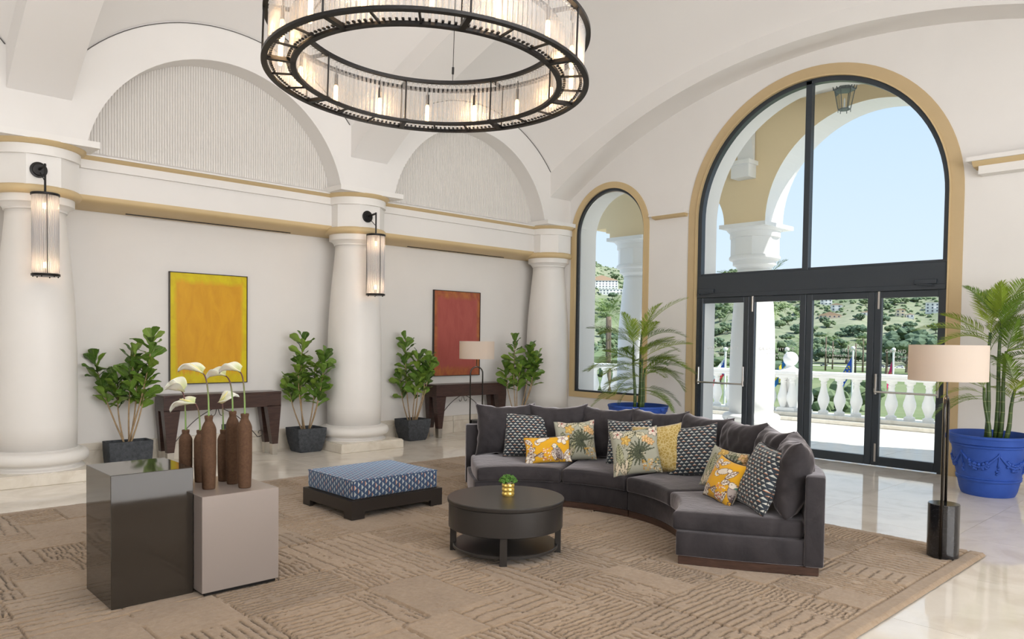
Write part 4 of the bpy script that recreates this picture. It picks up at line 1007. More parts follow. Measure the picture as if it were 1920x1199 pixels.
# ------------------------------------------------------------------ wall lanterns on the columns
SRODS = glass('ribbed_glass', (.96, .96, .98), .30, .2, .1)
def sconce(label, x, y):
    root = thing('wall_lantern', label, 'wall lamp', (x, y, 2.205))
    yb = CY - .392 - y       # face of the octagon
    b = B(); b.lathe([(.0, 0), (.062, 0), (.066, .004), (.066, .012), (.05, .016), (.05, .03), (.045, .034), (0, .034)], 28); o = b.build('back_plate', BLACKM, root, (-.02, yb, 1.125), (PI / 2, 0, 0), smooth=.6); o.scale = (1.25, 1.25, 1)
    b = B(); b.tube([(-.02, yb, 1.125), (0, 0, 1.15)], .014, 10); b.tube([(0, 0, 1.165), (0, 0, .855)], .011, 10); b.tube([(-.012, yb - .05, 1.09), (0, .02, .99)], .005, 6); b.build('arm', BLACKM, root)
    for zz in (.832, 0):
        b = B(); b.lathe([(0, zz), (.132, zz), (.134, zz + .003), (.134, zz + .023), (.13, zz + .026), (0, zz + .026)], 40); b.build('cap_disc', BLACKM, root, smooth=.6)
    b = B()
    for k in range(44):
        a = 2 * PI * k / 44; b.lathe([(.0074, .024), (.0074, .834)], 6, (.118 * math.cos(a), .118 * math.sin(a), 0), cap=False)
    b.build('glass_rods', SRODS, root, smooth=4, kind='stuff')
    for k in range(3):
        a = rad(-95 + 120 * k); b = B(); b.tube([(.126 * math.cos(a), .126 * math.sin(a), .02), (.126 * math.cos(a), .126 * math.sin(a), .84)], .0045, 6); b.build('upright', BLACKM, root)
    for zz, s in ((.73, 1), (.115, -1)):
        b = B(); b.lathe([(.0, -.035), (.018, -.03), (.022, 0), (.018, .03), (0, .035)], 14); b.build('bulb', BULB, root, (0, 0, zz), smooth=4)
        b = B(); b.lathe([(.014, 0), (.014, .07)], 12); b.build('bulb_holder', BLACKM, root, (0, 0, zz + .03 if s > 0 else zz - .10))
        l = lamp('lantern_light', 'POINT', (0, 0, zz), 11, (1, .70, .42), shadow_soft_size=.03); l.parent = root
    b = B()
    for k in range(6): b.ico((.115 * math.cos(k * PI / 3), .115 * math.sin(k * PI / 3), -.006), .008, 1)
    b.build('finials', BLACKM, root)
sconce('glass-rod wall lantern on the left column', 1.90, 9.075)
sconce('glass-rod wall lantern on the middle column between the paintings', 5.94, 9.075)

# ------------------------------------------------------------------ ring chandelier
CX_, CY_, CZ_ = 2.898, 3.846, 3.20
ch = thing('chandelier', 'huge black ring chandelier hung with clear glass rods and lit bulbs', 'chandelier', (CX_, CY_, CZ_)); ch.rotation_euler = (rad(-.39), rad(2.19), 0)      # it hangs a little askew
RO, RI, HH = 1.0, .80, .30
def flatring(r, z, w, hgt):
    b = B(); b.lathe([(r - w, z), (r, z), (r, z + hgt), (r - w, z + hgt), (r - w, z)], 120, cap=False); return b
flatring(RO, 0, .034, .018).build('lower_outer_ring', BLACKM, ch, smooth=.6)
flatring(RI + .034, 0, .034, .018).build('lower_inner_ring', BLACKM, ch, smooth=.6)
flatring(RO, HH, .030, .022).build('upper_outer_ring', BLACKM, ch, smooth=.6)
flatring(RI + .03, HH, .030, .022).build('upper_inner_ring', BLACKM, ch, smooth=.6)
for k in range(8):
    a = rad(20 + 45 * k); m_ = Matrix.Rotation(a, 4, 'Z')
    b = B(); b.box((RI, -.016, 0), (RO - .01, .016, .022), mtx=m_); b.build('radial_bar', BLACKM, ch); b = B(); b.box((RI, -.010, HH), (RO - .01, .010, HH + .02), mtx=m_); b.build('radial_bar', BLACKM, ch)
    for rr in (RI + .008, RO - .008):
        b = B(); b.tube([(rr * math.cos(a), rr * math.sin(a), .01), (rr * math.cos(a), rr * math.sin(a), HH + .01)], .006, 6); b.build('upright', BLACKM, ch)
for k in range(16):
    a = rad(20 + 15 + 45 * (k // 2) + 15 * (k % 2)); b = B(); b.box((RI + .01, -.006, .004), (RO - .02, .006, .014), mtx=Matrix.Rotation(a, 4, 'Z')); b.build('thin_bar', BLACKM, ch)
# perforated carrier strips that hold the rods
b = B()
for rr, n in ((RO - .052, 190), (RI + .046, 156)):
    for k in range(n):
        a0, a1 = 2 * PI * (k - .2) / n, 2 * PI * (k + .2) / n
        P = [((rr + d) * math.cos(a), (rr + d) * math.sin(a), zz) for zz in (.016, .024) for d, a in ((-.008, a0), (.01, a0), (.01, a1), (-.008, a1))]
        V_ = [b.bm.verts.new(p) for p in P]
        for q in ((0, 1, 2, 3), (4, 7, 6, 5), (0, 4, 5, 1), (1, 5, 6, 2), (2, 6, 7, 3), (3, 7, 4, 0)): b.bm.faces.new([V_[i] for i in q])
b.build('rod_carrier', BLACKM, ch, kind='stuff')
rb = B(); rb.lathe([(.0098, 0), (.0098, HH - .018)], 8, cap=True); rod0 = rb.build('glass_rod', RODG, ch, smooth=.9); rme = rod0.data
rods = []
for rr, n in ((RO - .042, 190), (RI + .036, 156)):
    for k in range(n):
        a = 2 * PI * (k + .5) / n; rods.append((rr * math.cos(a), rr * math.sin(a), rr))
cx, cy = CX_, CY_
# the outer rods facing the viewer's half and the inner rods of the far half show largest
def seen(p):
    d = (p[0] * cx + p[1] * cy) / math.hypot(cx, cy); return -d if p[2] > .95 else d
rods.sort(key=seen, reverse=True)
rod0.location = (rods[0][0], rods[0][1], .015)
for p in rods[1:296]: link('glass_rod', rme, ch, (p[0], p[1], .015))
b = B()
for p in rods[296:]: b.lathe([(.0098, 0), (.0098, HH - .018)], 6, (p[0], p[1], .015), cap=False)
b.build('glass_rods', RODG, ch, smooth=4, kind='stuff')
bb = B(); bb.lathe([(0, 0), (.010, .004), (.0145, .02), (.0145, .12), (.009, .135), (.009, .14)], 12); b0 = bb.build('bulb', BULB, ch, smooth=4); bme = b0.data
hb = B(); hb.lathe([(.012, .135), (.012, .21), (.005, .215), (.005, .27)], 10); h0 = hb.build('bulb_holder', BLACKM, ch); hme = h0.data
for k in range(16):
    a = rad(20 + 11.25 + 22.5 * k); p = (.905 * math.cos(a), .905 * math.sin(a), .035)
    if k == 0: b0.location = p; h0.location = p
    else: link('bulb', bme, ch, p); link('bulb_holder', hme, ch, p)
    if k % 2 == 0:
        l = lamp('chandelier_light', 'POINT', (p[0], p[1], .11), 7.5, (1, .62, .30), shadow_soft_size=.03); l.parent = ch
for k in range(4):
    a = rad(42 + 90 * k); x, y = .88 * math.cos(a), .88 * math.sin(a); X, Y = CX_ + x * .9, CY_ + y * .9
    zt = zA(X - 3.955) + zB(Y) - Z0 - CZ_ - .01
    b = B(); b.tube([(x, y, HH + .02), (x, y, HH + .16), (x * .9, y * .9, zt)], .0028, 5); b.lathe([(.009, 0), (.009, .05)], 8, (x, y, HH + .10)); b.build('suspension_cable', BLACKM, ch)
b = B(); P = [(-.62, .64, HH + .03), (-.50, .60, HH + .16), (-.30, .50, HH + .5), (-.12, .3, HH + 1.2), (-.05, .1, zA(-1.1) + zB(3.9) - Z0 - CZ_ - .01)]; b.tube(P, .006, 6); b.build('flex_cord', BLACKM, ch, smooth=4)

# ------------------------------------------------------------------ blue pots with palms
BLUE = mat('cobalt_clay', (.028, .085, .42), .55, spec=.35); t = NT(BLUE); v = t.coord('Object'); nn = t.noise(v, 5, 5, .6)
t.l.new(t.ramp(nn, [(.3, (.018, .066, .33)), (.7, (.032, .095, .43))]), pbsdf(BLUE).inputs['Base Color'])
CANE = mat('palm_cane', (.06, .12, .03), .4); t = NT(CANE); s_ = t.sep(t.coord('Object')); rg = t.math('LESS_THAN', t.math('FRACT', t.math('MULTIPLY', s_[2], 9.0)), .07)
t.l.new(t.mix(rg, t.ramp(t.noise(t.coord('Object', (8, 8, 1)), 3), [(.3, (.035, .075, .02)), (.7, (.085, .14, .035))]), (.22, .25, .10)), pbsdf(CANE).inputs['Base Color'])
PALM = mat('palm_green', (.15, .25, .02), .5, spec=.35); t = NT(PALM); inf = t.n.new('ShaderNodeObjectInfo')
t.l.new(t.ramp(inf.outputs['Random'], [(0, (.10, .19, .02)), (.5, (.20, .30, .025)), (1, (.32, .41, .04))]), pbsdf(PALM).inputs['Base Color'])
def frond_mesh(L, droop, wl, seed, mname='frond', m=PALM, n=40):
    b = B(); r = random.Random(seed); P = []
    for i in range(13):
        s = i / 12; a = -droop * s; P.append(Vector((0, 0, 0)) if i == 0 else P[-1] + Vector((math.cos(a * 1.0), 0, math.sin(a))) * (L / 12))
    b.tube(P, [.0055 * (1 - .75 * i / 12) for i in range(13)], 5)
    for i in range(n):
        s = .16 + .84 * (i + .5) / n; q = min(11.999, s * 12); k = int(q); p = P[k].lerp(P[k + 1], q - k); d = (P[k + 1] - P[k]).normalized()
        ll = wl * (math.sin(PI * min(1, .18 + s * .78)) ** .7) * r.uniform(.9, 1.08); fa = rad(56 - 26 * s + r.uniform(-5, 5))
        upv = Vector((-d.z, 0, d.x))
        for sd in (-1, 1):
            dirv = (d * math.cos(fa) + Vector((0, sd, 0)) * math.sin(fa)).normalized(); dirv = (dirv + upv * r.uniform(.25, .5)).normalized()
            side = dirv.cross(upv).normalized() * (.0052 * (wl / .2)); tip = p + dirv * ll - Vector((0, 0, ll * .22))
            mid = p + dirv * ll * .5
            V_ = [b.bm.verts.new(x) for x in (p - side * .4, p + side * .4, mid + side, mid - side, tip)]
            b.bm.faces.new((V_[0], V_[1], V_[2], V_[3])); b.bm.faces.new((V_[3], V_[2], V_[4]))
    me = D.meshes.new(mname); b.bm.to_mesh(me); b.bm.free(); me.materials.append(m); return me
FRONDS = [frond_mesh(.95, .75, .26, 1), frond_mesh(.88, 1.05, .25, 2), frond_mesh(.80, .45, .25, 3), frond_mesh(.92, 1.35, .25, 4)]
def blue_pot(root, rt, rb, h, sy=1.0):
    prof = [(rb * .97, 0), (rb, .012), (rb + (rt - rb) * .10, h * .15), (rb + (rt - rb) * .20, h * .255)]
    f = lambda z: rb + (rt * .93 - rb) * (z / h) ** .85
    prof = [(rb * .97, 0), (rb, .015)] + [(f(h * q), h * q) for q in (.08, .16, .235)] + [(f(h * .25) + .012, h * .25), (f(h * .27) + .014, h * .27), (f(h * .285) + .004, h * .285), (f(h * .30) + .012, h * .30), (f(h * .315), h * .315)] + [(f(h * q), h * q) for q in (.42, .54, .66, .76, .80)]
    prof += [(f(h * .81) + .012, h * .81), (f(h * .835) + .014, h * .835), (f(h * .845) + .008, h * .845), (rt * .955, h * .86), (rt * .975, h * .93), (rt * .985, h * .955), (rt, h * .965), (rt, h * .99), (rt * .985, h), (rt * .93, h), (rt * .90, h * .94), (rt * .88, h * .84)]
    b = B(); b.lathe(prof, 64, sy=sy, cap=False)
    b.bm.faces.new([v_ for v_ in b.bm.verts if v_.co.z < 1e-5][::-1])
    b.build('pot', BLUE, root, smooth=.7)
    b = B(); b.lathe([(rt * .89, 0), (0, .01)], 40, (0, 0, h * .86), sy=sy); b.build('soil', SOIL, root)
    b = B(); r = random.Random(2); ns = 6
    def on(a, z, d=0): rr = f(z) + d; return (rr * math.cos(a), sy * rr * math.sin(a), z)
    for k in range(ns):
        a0 = rad(8) + 2 * PI * k / ns; a1 = a0 + 2 * PI / ns
        pts = [on(a0 + (a1 - a0) * i / 16, h * (.72 - .22 * math.sin(PI * i / 16)), .004) for i in range(17)]
        b.tube(pts, [.009 + .010 * math.sin(PI * i / 16) for i in range(17)], 6)
        for i in range(4, 13):
            for w in range(3):
                if r.random() < .82: b.ico(on(a0 + (a1 - a0) * (i + r.uniform(-.3, .3)) / 16, h * (.72 - .22 * math.sin(PI * i / 16)) + (w - 1) * .026, .006), r.uniform(.014, .024), 1)
        b.tube([on(a0, h * .74, .006), on(a0, h * .60, .005), on(a0, h * .52, .004)], [.010, .006, .012], 6)
        for q in range(8): b.ico(on(a0 + r.uniform(-.05, .05), h * r.uniform(.40, .52), .004), r.uniform(.010, .018), 1)
    b.build('garland_relief', BLUE, root, smooth=4)
    for s in (-1, 1):
        b = B(); b.tube([on(PI / 2 * s + rad(70) * 0 + q, h * .93, .03) for q in (-.09, -.03, .03, .09)], [.022, .034, .034, .022], 8); b.build('handle', BLUE, root, smooth=4)
def potted_palm(label, x, y, rt, rb, h, canes, seed, sy=1.0, rz=0):
    root = thing('potted_palm', label, 'potted plant', (x, y, 0), rz); blue_pot(root, rt, rb, h, sy); r = random.Random(seed)
    R_ = Matrix.Rotation(-rz, 3, 'Z') @ Vector((y, -x, 0)).normalized(); D_ = Matrix.Rotation(-rz, 3, 'Z') @ Vector((x, y, 0)).normalized()
    for (bx, bd, tx, td, tz, fr) in canes:
        p0 = R_ * bx + D_ * bd + Vector((0, 0, h * .84)); p1_ = R_ * tx + D_ * td + Vector((0, 0, tz))
        b = B(); b.tube([p0.lerp(p1_, s / 6) + R_ * .01 * math.sin(s) for s in range(7)], [.026 - .012 * s / 6 for s in range(7)], 8); b.build('cane', CANE, root, smooth=4)
        fr = fr + [(a_ + r.choice((-28, 26)), e_ + r.uniform(-14, 16), r.randrange(4), s_ * r.uniform(.75, .95), d_ * r.uniform(.82, 1)) for (a_, e_, k_, s_, d_) in fr]
        for (ang, el, k, sc, dn) in fr:   # ang: 0 = to the viewer's right, 90 = away
            d = R_ * math.cos(rad(ang)) + D_ * math.sin(rad(ang)); az = math.atan2(d.y, d.x)
            o = link('frond', FRONDS[k], root, p0.lerp(p1_, dn), Euler((r.uniform(-.35, .35), -rad(el), az), 'XYZ'), (sc, sc, sc))
potted_palm('feathery palm in a blue pot behind the sofa, between the narrow window and the entrance', 9.32, 7.02, .46, .30, .64,
    [(-.05, 0, -.08, 0, 1.55, [(178, 42, 0, .80, 1), (120, 70, 2, .75, 1), (200, 16, 1, .85, .8), (170, 20, 0, .82, .62), (150, 10, 1, .7, .5), (250, 30, 2, .7, .8), (185, -2, 0, .78, .35)]),
     (.01, .03, .04, .03, 1.72, [(10, 62, 0, .95, 1), (60, 58, 2, .85, 1), (165, 40, 1, .8, .9), (300, 45, 2, .7, .9), (20, 30, 1, .75, .8), (345, 40, 2, .7, .75)]),
     (.03, -.03, .06, -.03, 1.35, [(5, 40, 0, .8, 1), (330, 25, 1, .8, .95), (20, 15, 3, .85, .8), (190, 30, 2, .8, .9), (270, 35, 2, .6, 1), (0, 8, 1, .75, .45)]),
     (.06, .02, .10, .02, 1.20, [(0, 26, 1, .9, 1), (40, 35, 2, .8, .9), (352, 2, 3, .7, .5), (210, 15, 3, .7, .8), (10, 45, 2, .7, 1), (184, 8, 0, .75, .6)])], 4)
potted_palm('large feathery palm in a blue garlanded pot right of the entrance', 9.40, 2.36, .475, .30, .655,
    [(-.03, 0, -.02, 0, 1.75, [(110, 62, 0, .78, 1), (80, 75, 2, .8, 1), (172, 28, 0, .85, .95), (184, 12, 0, .85, .8), (200, 40, 2, .7, .95), (40, 50, 1, .8, .95)]),
     (.05, .03, .08, .02, 1.85, [(60, 62, 0, .85, 1), (20, 48, 0, .85, 1), (140, 55, 2, .8, 1), (320, 40, 1, .8, .9), (270, 62, 2, .75, .95)]),
     (.09, 0, .13, -.02, 1.55, [(15, 35, 0, .85, 1), (350, 22, 1, .85, 1), (330, 45, 2, .8, 1), (280, 50, 2, .8, .95), (10, 10, 3, .75, .8), (300, 30, 1, .8, .9)]),
     (.14, -.04, .22, -.06, 1.15, [(0, 42, 2, .8, 1), (340, 30, 1, .75, 1), (20, 15, 3, .8, .9), (250, 55, 2, .7, 1), (300, 20, 3, .6, .9), (150, 40, 2, .6, .95)]),
     (.0, -.05, -.06, -.05, 1.15, [(182, 4, 1, .65, .85), (190, 25, 2, .6, 1), (230, 35, 2, .6, 1)])], 8, .86, rad(20))
# ------------------------------------------------------------------ terrace, arcade, balustrade
OUTW = mat('exterior_white', (.84, .835, .82), .7, spec=.2)
OUTY = mat('exterior_sand', (.80, .65, .42), .7, spec=.2)
TERR = marble('terrace_marble', (.74, .71, .66), (.66, .62, .56), .25, .8)
terr = thing('floor_terrace', kind='structure')
b = B(); b.box((0, 0, -.03), (1.193, 1.193, -.004)); t0 = b.build('terrace_slab', TERR, terr); tm = t0.data
k = 0
for i in range(4):
    for j in range(18):
        p = (10.87 + i * 1.2, -3 + j * 1.2, 0)
        if k == 0: t0.location = p
        else: link('terrace_slab', tm, terr, p)
        k += 1
b = B(); b.box((10.86, -3.2, -9.5), (15.9, 18.8, -.03)); b.build('terrace_base', OUTW, terr)
b = B(); b.box((15.05, -3, -.004), (15.85, 18.6, .08), .01, 1); b.box((15.2, -3, .08), (15.8, 18.6, .16), .01, 1); b.build('kerb', PLINTHM, terr)
for y, lb in ((6.95, 'white outdoor column seen through the left door leaves'), (9.55, 'white outdoor column seen through the narrow arched window'), (2.80, 'white outdoor column at the right of the terrace arcade')):
    column('outdoor_column', 12.6, y, lb, mats=(OUTW, OUTW))
def arcade(y0, y1, c, r, spring, hb=3.712):
    b = B(); arch_poly(b, 0, 12.28, 12.92, c, spring, r, 3.712, y0, y1, 5.95, 40)
    o = b.build('arcade_wall', [OUTW, OUTY], kind='structure')
    for p in o.data.polygons: p.material_index = 1 if abs(p.normal.x) > .9 and p.center.x < 12.5 else 0
    return o
arcade(2.40, 7.15, 4.87, 1.72, 3.73); arcade(7.15, 9.50, 8.25, .86, 3.73)
b = B(); b.box((12.28, 9.50, 3.712), (12.92, 10.05, 5.95)); b.box((12.28, 10.05, 3.95), (12.92, 10.5, 5.95)); b.box((12.28, 10.05, 3.85), (12.92, 10.15, 3.95)); b.build('arcade_wall', OUTY, kind='structure')
b = B(); b.box((12.28, -3, 3.712), (12.92, 2.40, 5.95)); b.build('arcade_wall', OUTW, kind='structure')
b = B(); b.box((10.86, -3, 5.72), (12.95, 10.5, 5.98)); b.build('porch_ceiling', OUTW, kind='structure')
b = B(); b.prism([(6.78, 4.50), (7.12, 4.50), (7.12, 4.74), (6.78, 4.74)], 0, 12.02, 12.29); b.prism([(6.74, 4.72), (7.16, 4.72), (7.16, 4.79), (6.74, 4.79)], 0, 11.96, 12.29)
n = 20; c0 = 10.86 + .72
b.prism([(12.06 + .2, 4.79)] + [(c0 + .62 * math.cos(PI * i / n), 4.79 + .80 * math.sin(PI * i / n)) for i in range(n + 1)] + [(10.9, 4.79), (10.9, 5.75), (12.26, 5.75)], 1, 6.80, 7.10); b.build('porch_rib', OUTW, smooth=.5, kind='structure')

BALP = [(.095, 0), (.095, .05), (.06, .065), (.055, .09), (.085, .17), (.112, .25), (.108, .31), (.08, .40), (.055, .52), (.05, .57), (.065, .60), (.055, .62), (.06, .64), (.095, .655), (.095, .70)]
BALP = [(r * 1.05, z * 1.06) for r, z in BALP]
bal = thing('balustrade', 'white balustrade along the terrace edge outside the doors', 'balustrade', (15.5, 0, .16))
b = B(); b.box((-.17, -3, .742), (.17, 7.45, .80), .01, 1); b.box((-.21, -3, .80), (.21, 7.45, .862), .015, 1); b.build('top_rail', OUTW, bal)
b = B(); b.lathe(BALP, 18); q0 = b.build('baluster', OUTW, bal, smooth=.7); qm = q0.data
for k in range(31):
    y = 7.25 - .335 * k
    if k == 0: q0.location = (0, y, 0)
    else: link('baluster', qm, bal, (0, y, 0))
bal2 = thing('balustrade', 'white balustrade continuing beyond the ball-topped pier, behind the outdoor column', 'balustrade', (15.5, 0, .16))
b = B(); b.box((-.17, 7.85, .742), (.17, 18, .80), .01, 1); b.box((-.21, 7.85, .80), (.21, 18, .862), .015, 1); b.build('top_rail', OUTW, bal2)
for k in range(30): link('baluster', qm, bal2, (0, 8.08 + .335 * k, 0))
pier = thing('balustrade_pier', 'white balustrade pier topped by a stone ball', 'pier', (15.5, 7.65, .16))
b = B(); b.box((-.20, -.20, 0), (.20, .20, .08), .008, 1); b.box((-.06, -.15, .08), (.16, .15, .72)); b.build('core', OUTW, pier)
for dx, dy in ((-.10, -.1), (-.10, .1)): link('baluster', qm, pier, (dx, dy, .0))
b = B(); b.box((-.22, -.22, .72), (.22, .22, .79), .01, 1); b.box((-.27, -.27, .79), (.27, .27, .87), .015, 1); b.lathe([(.24, .87), (.12, .92), (.07, .965), (.075, .98)], 24); b.build('cap', OUTW, pier)
b = B(); b.lathe([(.155 * math.sin(PI * i / 18), 1.115 - .155 * math.cos(PI * i / 18)) for i in range(19)], 28); b.build('ball', OUTW, pier, smooth=4)

# hanging lantern under the porch
IRG = mat('grey_iron', (.16, .18, .19), .5, .4)
hl = thing('hanging_lantern', 'grey six-sided lantern with a crown top hanging outside the arched fanlight', 'lantern', (11.6, 4.97, 5.16)); hl.scale = (.68, .68, .68)
b = B(); b.lathe([(.13, 0), (.135, .02), (.12, .03)], 6); b.lathe([(.205, .42), (.225, .44), (.215, .47), (.12, .53), (.05, .60), (.04, .60)], 6); b.tube([(0, 0, .58), (0, 0, .70)], .02, 8)
for k in range(6):
    a = PI / 3 * k; c, s = math.cos(a), math.sin(a); b.tube([(.13 * c, .13 * s, .02), (.21 * c, .21 * s, .44)], .010, 5); b.tube([(.13 * c, .13 * s, .0), (.13 * c, .13 * s, -.05)], .008, 5)
    for q in (0, .5):
        a2 = a + PI / 3 * q; rr = .225 if q == 0 else .195; b.tube([(rr * math.cos(a2), rr * math.sin(a2), .45), (rr * 1.12 * math.cos(a2), rr * 1.12 * math.sin(a2), .545)], [.022, .003], 5)
b.build('lantern_frame', IRG, hl)
b = B(); b.lathe([(.122, .02), (.20, .43)], 6, cap=False); b.build('lantern_glass', GLASS, hl)
b = B(); b.lathe([(.02, .03), (.02, .22), (.012, .25), (.004, .27)], 10); b.build('candle', OUTW, hl)

# ------------------------------------------------------------------ the land beyond
def px2az(px): return math.degrees(yaw) - math.degrees(math.atan((px - 960) / 1416.84))
def sm(a, b_, x): t_ = max(0, min(1, (x - a) / (b_ - a))); return t_ * t_ * (3 - 2 * t_)
def land(x, y):
    r = math.hypot(x, y); az = math.degrees(math.atan2(y, x))
    h = -1.5 - 7.5 * sm(16, 150, r)
    rise = sm(430, 1350, r) ** 1.15
    top = 112 + 30 * sm(37.2, 41, az) - 10 * sm(22, 14, az) + 6 * math.sin(az * .9) + 4 * math.sin(az * 2.3 + 1)
    h += rise * (top + 9) + sm(430, 700, r) * (noise.noise(Vector((x / 90, y / 90, 0))) * 7 + noise.noise(Vector((x / 30, y / 30, 3))) * 1.8)
    if r > 1350: h -= (r - 1350) * .12
    return h
GRD = mat('scrub_hillside', (.36, .37, .24), .95, spec=.1); t = NT(GRD); g_ = t.n.new('ShaderNodeNewGeometry'); sp = t.sep(g_.outputs['Position'])
tcg = t.coord('Object'); n1 = t.noise(tcg, .012, 6, .65); n2 = t.noise(tcg, .10, 4, .7)
hill = t.mix(t.ramp(t.math('ADD', t.math('MULTIPLY', n1, .5), t.math('MULTIPLY', n2, .5)), [(.36, 0.), (.60, 1.)]), (.145, .185, .105), (.27, .275, .19))
lawn = t.mix(t.ramp(t.noise(tcg, .02, 3), [(.4, 0.), (.6, 1.)]), (.14, .185, .08), (.21, .24, .13))
road = t.math('MULTIPLY', t.math('GREATER_THAN', sp[0], 366.0), t.math('LESS_THAN', sp[0], 379.0))
c = t.mix(road, t.mix(t.ramp(sp[2], [(0, 0.), (1, 1.)]), lawn, hill), (.55, .52, .47))
mr = t.n.new('ShaderNodeMapRange'); t.l.new(sp[2], mr.inputs[0]); mr.inputs[1].default_value = -8.5; mr.inputs[2].default_value = -4
lv = t.n.new('ShaderNodeVectorMath'); lv.operation = 'LENGTH'; t.l.new(g_.outputs['Position'], lv.inputs[0])
far = t.math('GREATER_THAN', lv.outputs['Value'], 440.0)
t.l.new(t.mix(road, t.mix(far, lawn, hill), (.55, .52, .47)), pbsdf(GRD).inputs['Base Color'])
vs, fs = [], []; rr_ = [15.9 + (i / 15) * 60 for i in range(16)] + [80 + 10 * i for i in range(35)] + [440 + 14 * i for i in range(80)]; azs = [-4 + .5 * i for i in range(124)]
for r in rr_:
    for a in azs: x, y = r * math.cos(rad(a)), r * math.sin(rad(a)); vs.append((x, y, land(x, y)))
na = len(azs)
for i in range(len(rr_) - 1):
    for j in range(na - 1): fs.append((i * na + j, (i + 1) * na + j, (i + 1) * na + j + 1, i * na + j + 1))
me = mesh_np('terrain', vs, fs, GRD); TERRAIN = link('terrain', me); TERRAIN['kind'] = 'structure'
def at(px, y):
    """where a sight line meets the land: used once to place distant things on the hillside"""
    d = fw + r2 * ((px - 960) / 1416.84) + u2 * (-(y - 682.3) / 1416.84); p = Vector((0, 0, 1.6)); s = 60.0
    while s < 2600:
        q = p + d * s
        if q.z < land(q.x, q.y): return q
        s *= 1.006
    return q
HPX = [(1556, 561), (1549, 573), (1568, 584), (1537, 557), (1580, 556), (1556, 598), (1627, 593), (1688, 594), (1706, 597), (1757, 587), (1752, 580), (1446, 566), (1128, 545), (1152, 553)]
def leafy(name, cols, dark):
    m = mat(name, cols, .9, spec=.1); t = NT(m); inf = t.n.new('ShaderNodeObjectInfo'); nn = t.noise(t.coord('Object'), 1.1, 4, .7)
    t.l.new(t.mix(nn, dark, t.mix(inf.outputs['Random'], cols, tuple(x * 1.25 for x in cols))), pbsdf(m).inputs['Base Color']); return m
TREE = leafy('tree_foliage', (.19, .235, .125), (.075, .115, .065)); PINE = leafy('pine_foliage', (.15, .20, .125), (.06, .095, .065)); TRUNK = mat('tree_trunk', (.20, .15, .11), .9)
def crown_mesh(seed, flat, m, cl=26):
    b = B(); r = random.Random(seed)
    for k in range(cl):
        a, q = r.uniform(0, 2 * PI), r.random() ** .5; z = r.uniform(-1, 1)
        p = Vector((q * 3.1 * math.cos(a), q * 3.1 * math.sin(a), z * flat * math.sqrt(max(.05, 1 - q * q))))
        b.ico(p, r.uniform(.75, 1.35), 1, (1, 1, r.uniform(.6, .9)))
    for v_ in b.bm.verts: v_.co += Vector(noise.noise_vector(v_.co * 1.7)) * .42
    me = D.meshes.new('crown'); b.bm.to_mesh(me); b.bm.free(); me.materials.append(m); return me
CROWNS = [crown_mesh(1, 1.9, TREE), crown_mesh(2, 1.3, PINE), crown_mesh(3, 2.3, PINE), crown_mesh(4, 1.6, TREE)]
tb = B(); tb.tube([(0, 0, 0), (.1, .05, 2), (0, 0, 4.2)], [.28, .2, .14], 6); tko = tb.build('trunk', TRUNK); TRM = tko.data; D.objects.remove(tko)
def tree(label, x, y, s, k, group, lift=4.2, nm='tree'):
    root = thing(nm, label, 'tree', (x, y, land(x, y) - .2), rnd.uniform(0, 6), group); root.scale = (s, s, s * rnd.uniform(.85, 1.1))
    link('trunk', TRM, root, (0, 0, 0), None, (1, 1, lift / 4.2)); link('crown', CROWNS[k], root, (0, 0, lift + .6)); return root
rt_ = random.Random(12); cnt = 0; tries = 0; taken = [(*at(*q)[:2], 30) for q in HPX]
spans = [(15.8, 31.9)] * 5 + [(13.2, 15.8), (31.9, 34)] + [(36.0, 42.0)]
while cnt < 287:
    a = rt_.uniform(*rt_.choice(spans)); r = 445 + 620 * rt_.random() ** 1.6; x, y = r * math.cos(rad(a)), r * math.sin(rad(a))
    tries += 1
    if tries < 6000 and any((x - q[0]) ** 2 + (y - q[1]) ** 2 < q[2] ** 2 for q in taken): continue
    taken.append((x, y, 9.5))
    kk = rt_.randrange(4); kind_ = ('bushy light green tree', 'flat-topped dark pine', 'tall dark rounded pine', 'broad mid-green tree')[kk]
    px_ = 960 + 1416.84 * math.tan(yaw - rad(a)); reg = 'the narrow arched window' if px_ < 1250 else 'the ' + ('first', 'second', 'third', 'fourth')[sum(px_ > q for q in (1405, 1512, 1640))] + ' glazed door leaf'
    lb_ = kind_ + (' at the foot of the hill' if r < 640 else ' higher up the hill') + ', through ' + reg
    tree(lb_, x, y, rt_.uniform(1.2, 1.9), kk, lb_, rt_.uniform(1.6, 3.2)); cnt += 1
for px, r, s, k, lf, lb in ((1545, 84, .80, 0, .6, 'broad light green shrub-like tree just beyond the balustrade, left of the blue flag'), (1612, 120, 1.0, 3, 2.2, 'rounded olive tree beside the blue flag'), (1575, 110, .85, 0, .8, 'low green tree in front of the blue flag pole'),
                       (1662, 300, 1.9, 1, 6.0, 'tall umbrella pine behind the pink flag'), (1700, 330, 2.0, 2, 6.5, 'umbrella pine beside the parked cars'), (1735, 310, 1.9, 1, 5.5, 'umbrella pine near the lamp shade at the right door edge'), (1480, 210, 1.5, 2, 2.5, 'dark green tree behind the striped yellow and blue flag'),
                       (1350, 200, 1.6, 0, 2.5, 'green tree seen through the left door leaf behind the red and white flag'), (1455, 300, 2.2, 3, 3, 'broad tree beyond the ball-topped pier'), (1130, 120, 1.6, 0, 2.5, 'green tree low in the narrow arched window'), (1160, 90, 1.2, 3, 1.8, 'leafy tree beside the palm in the narrow arched window')):
    a = px2az(px); tree(lb, r * math.cos(rad(a)), r * math.sin(rad(a)), s, k, None, lf)
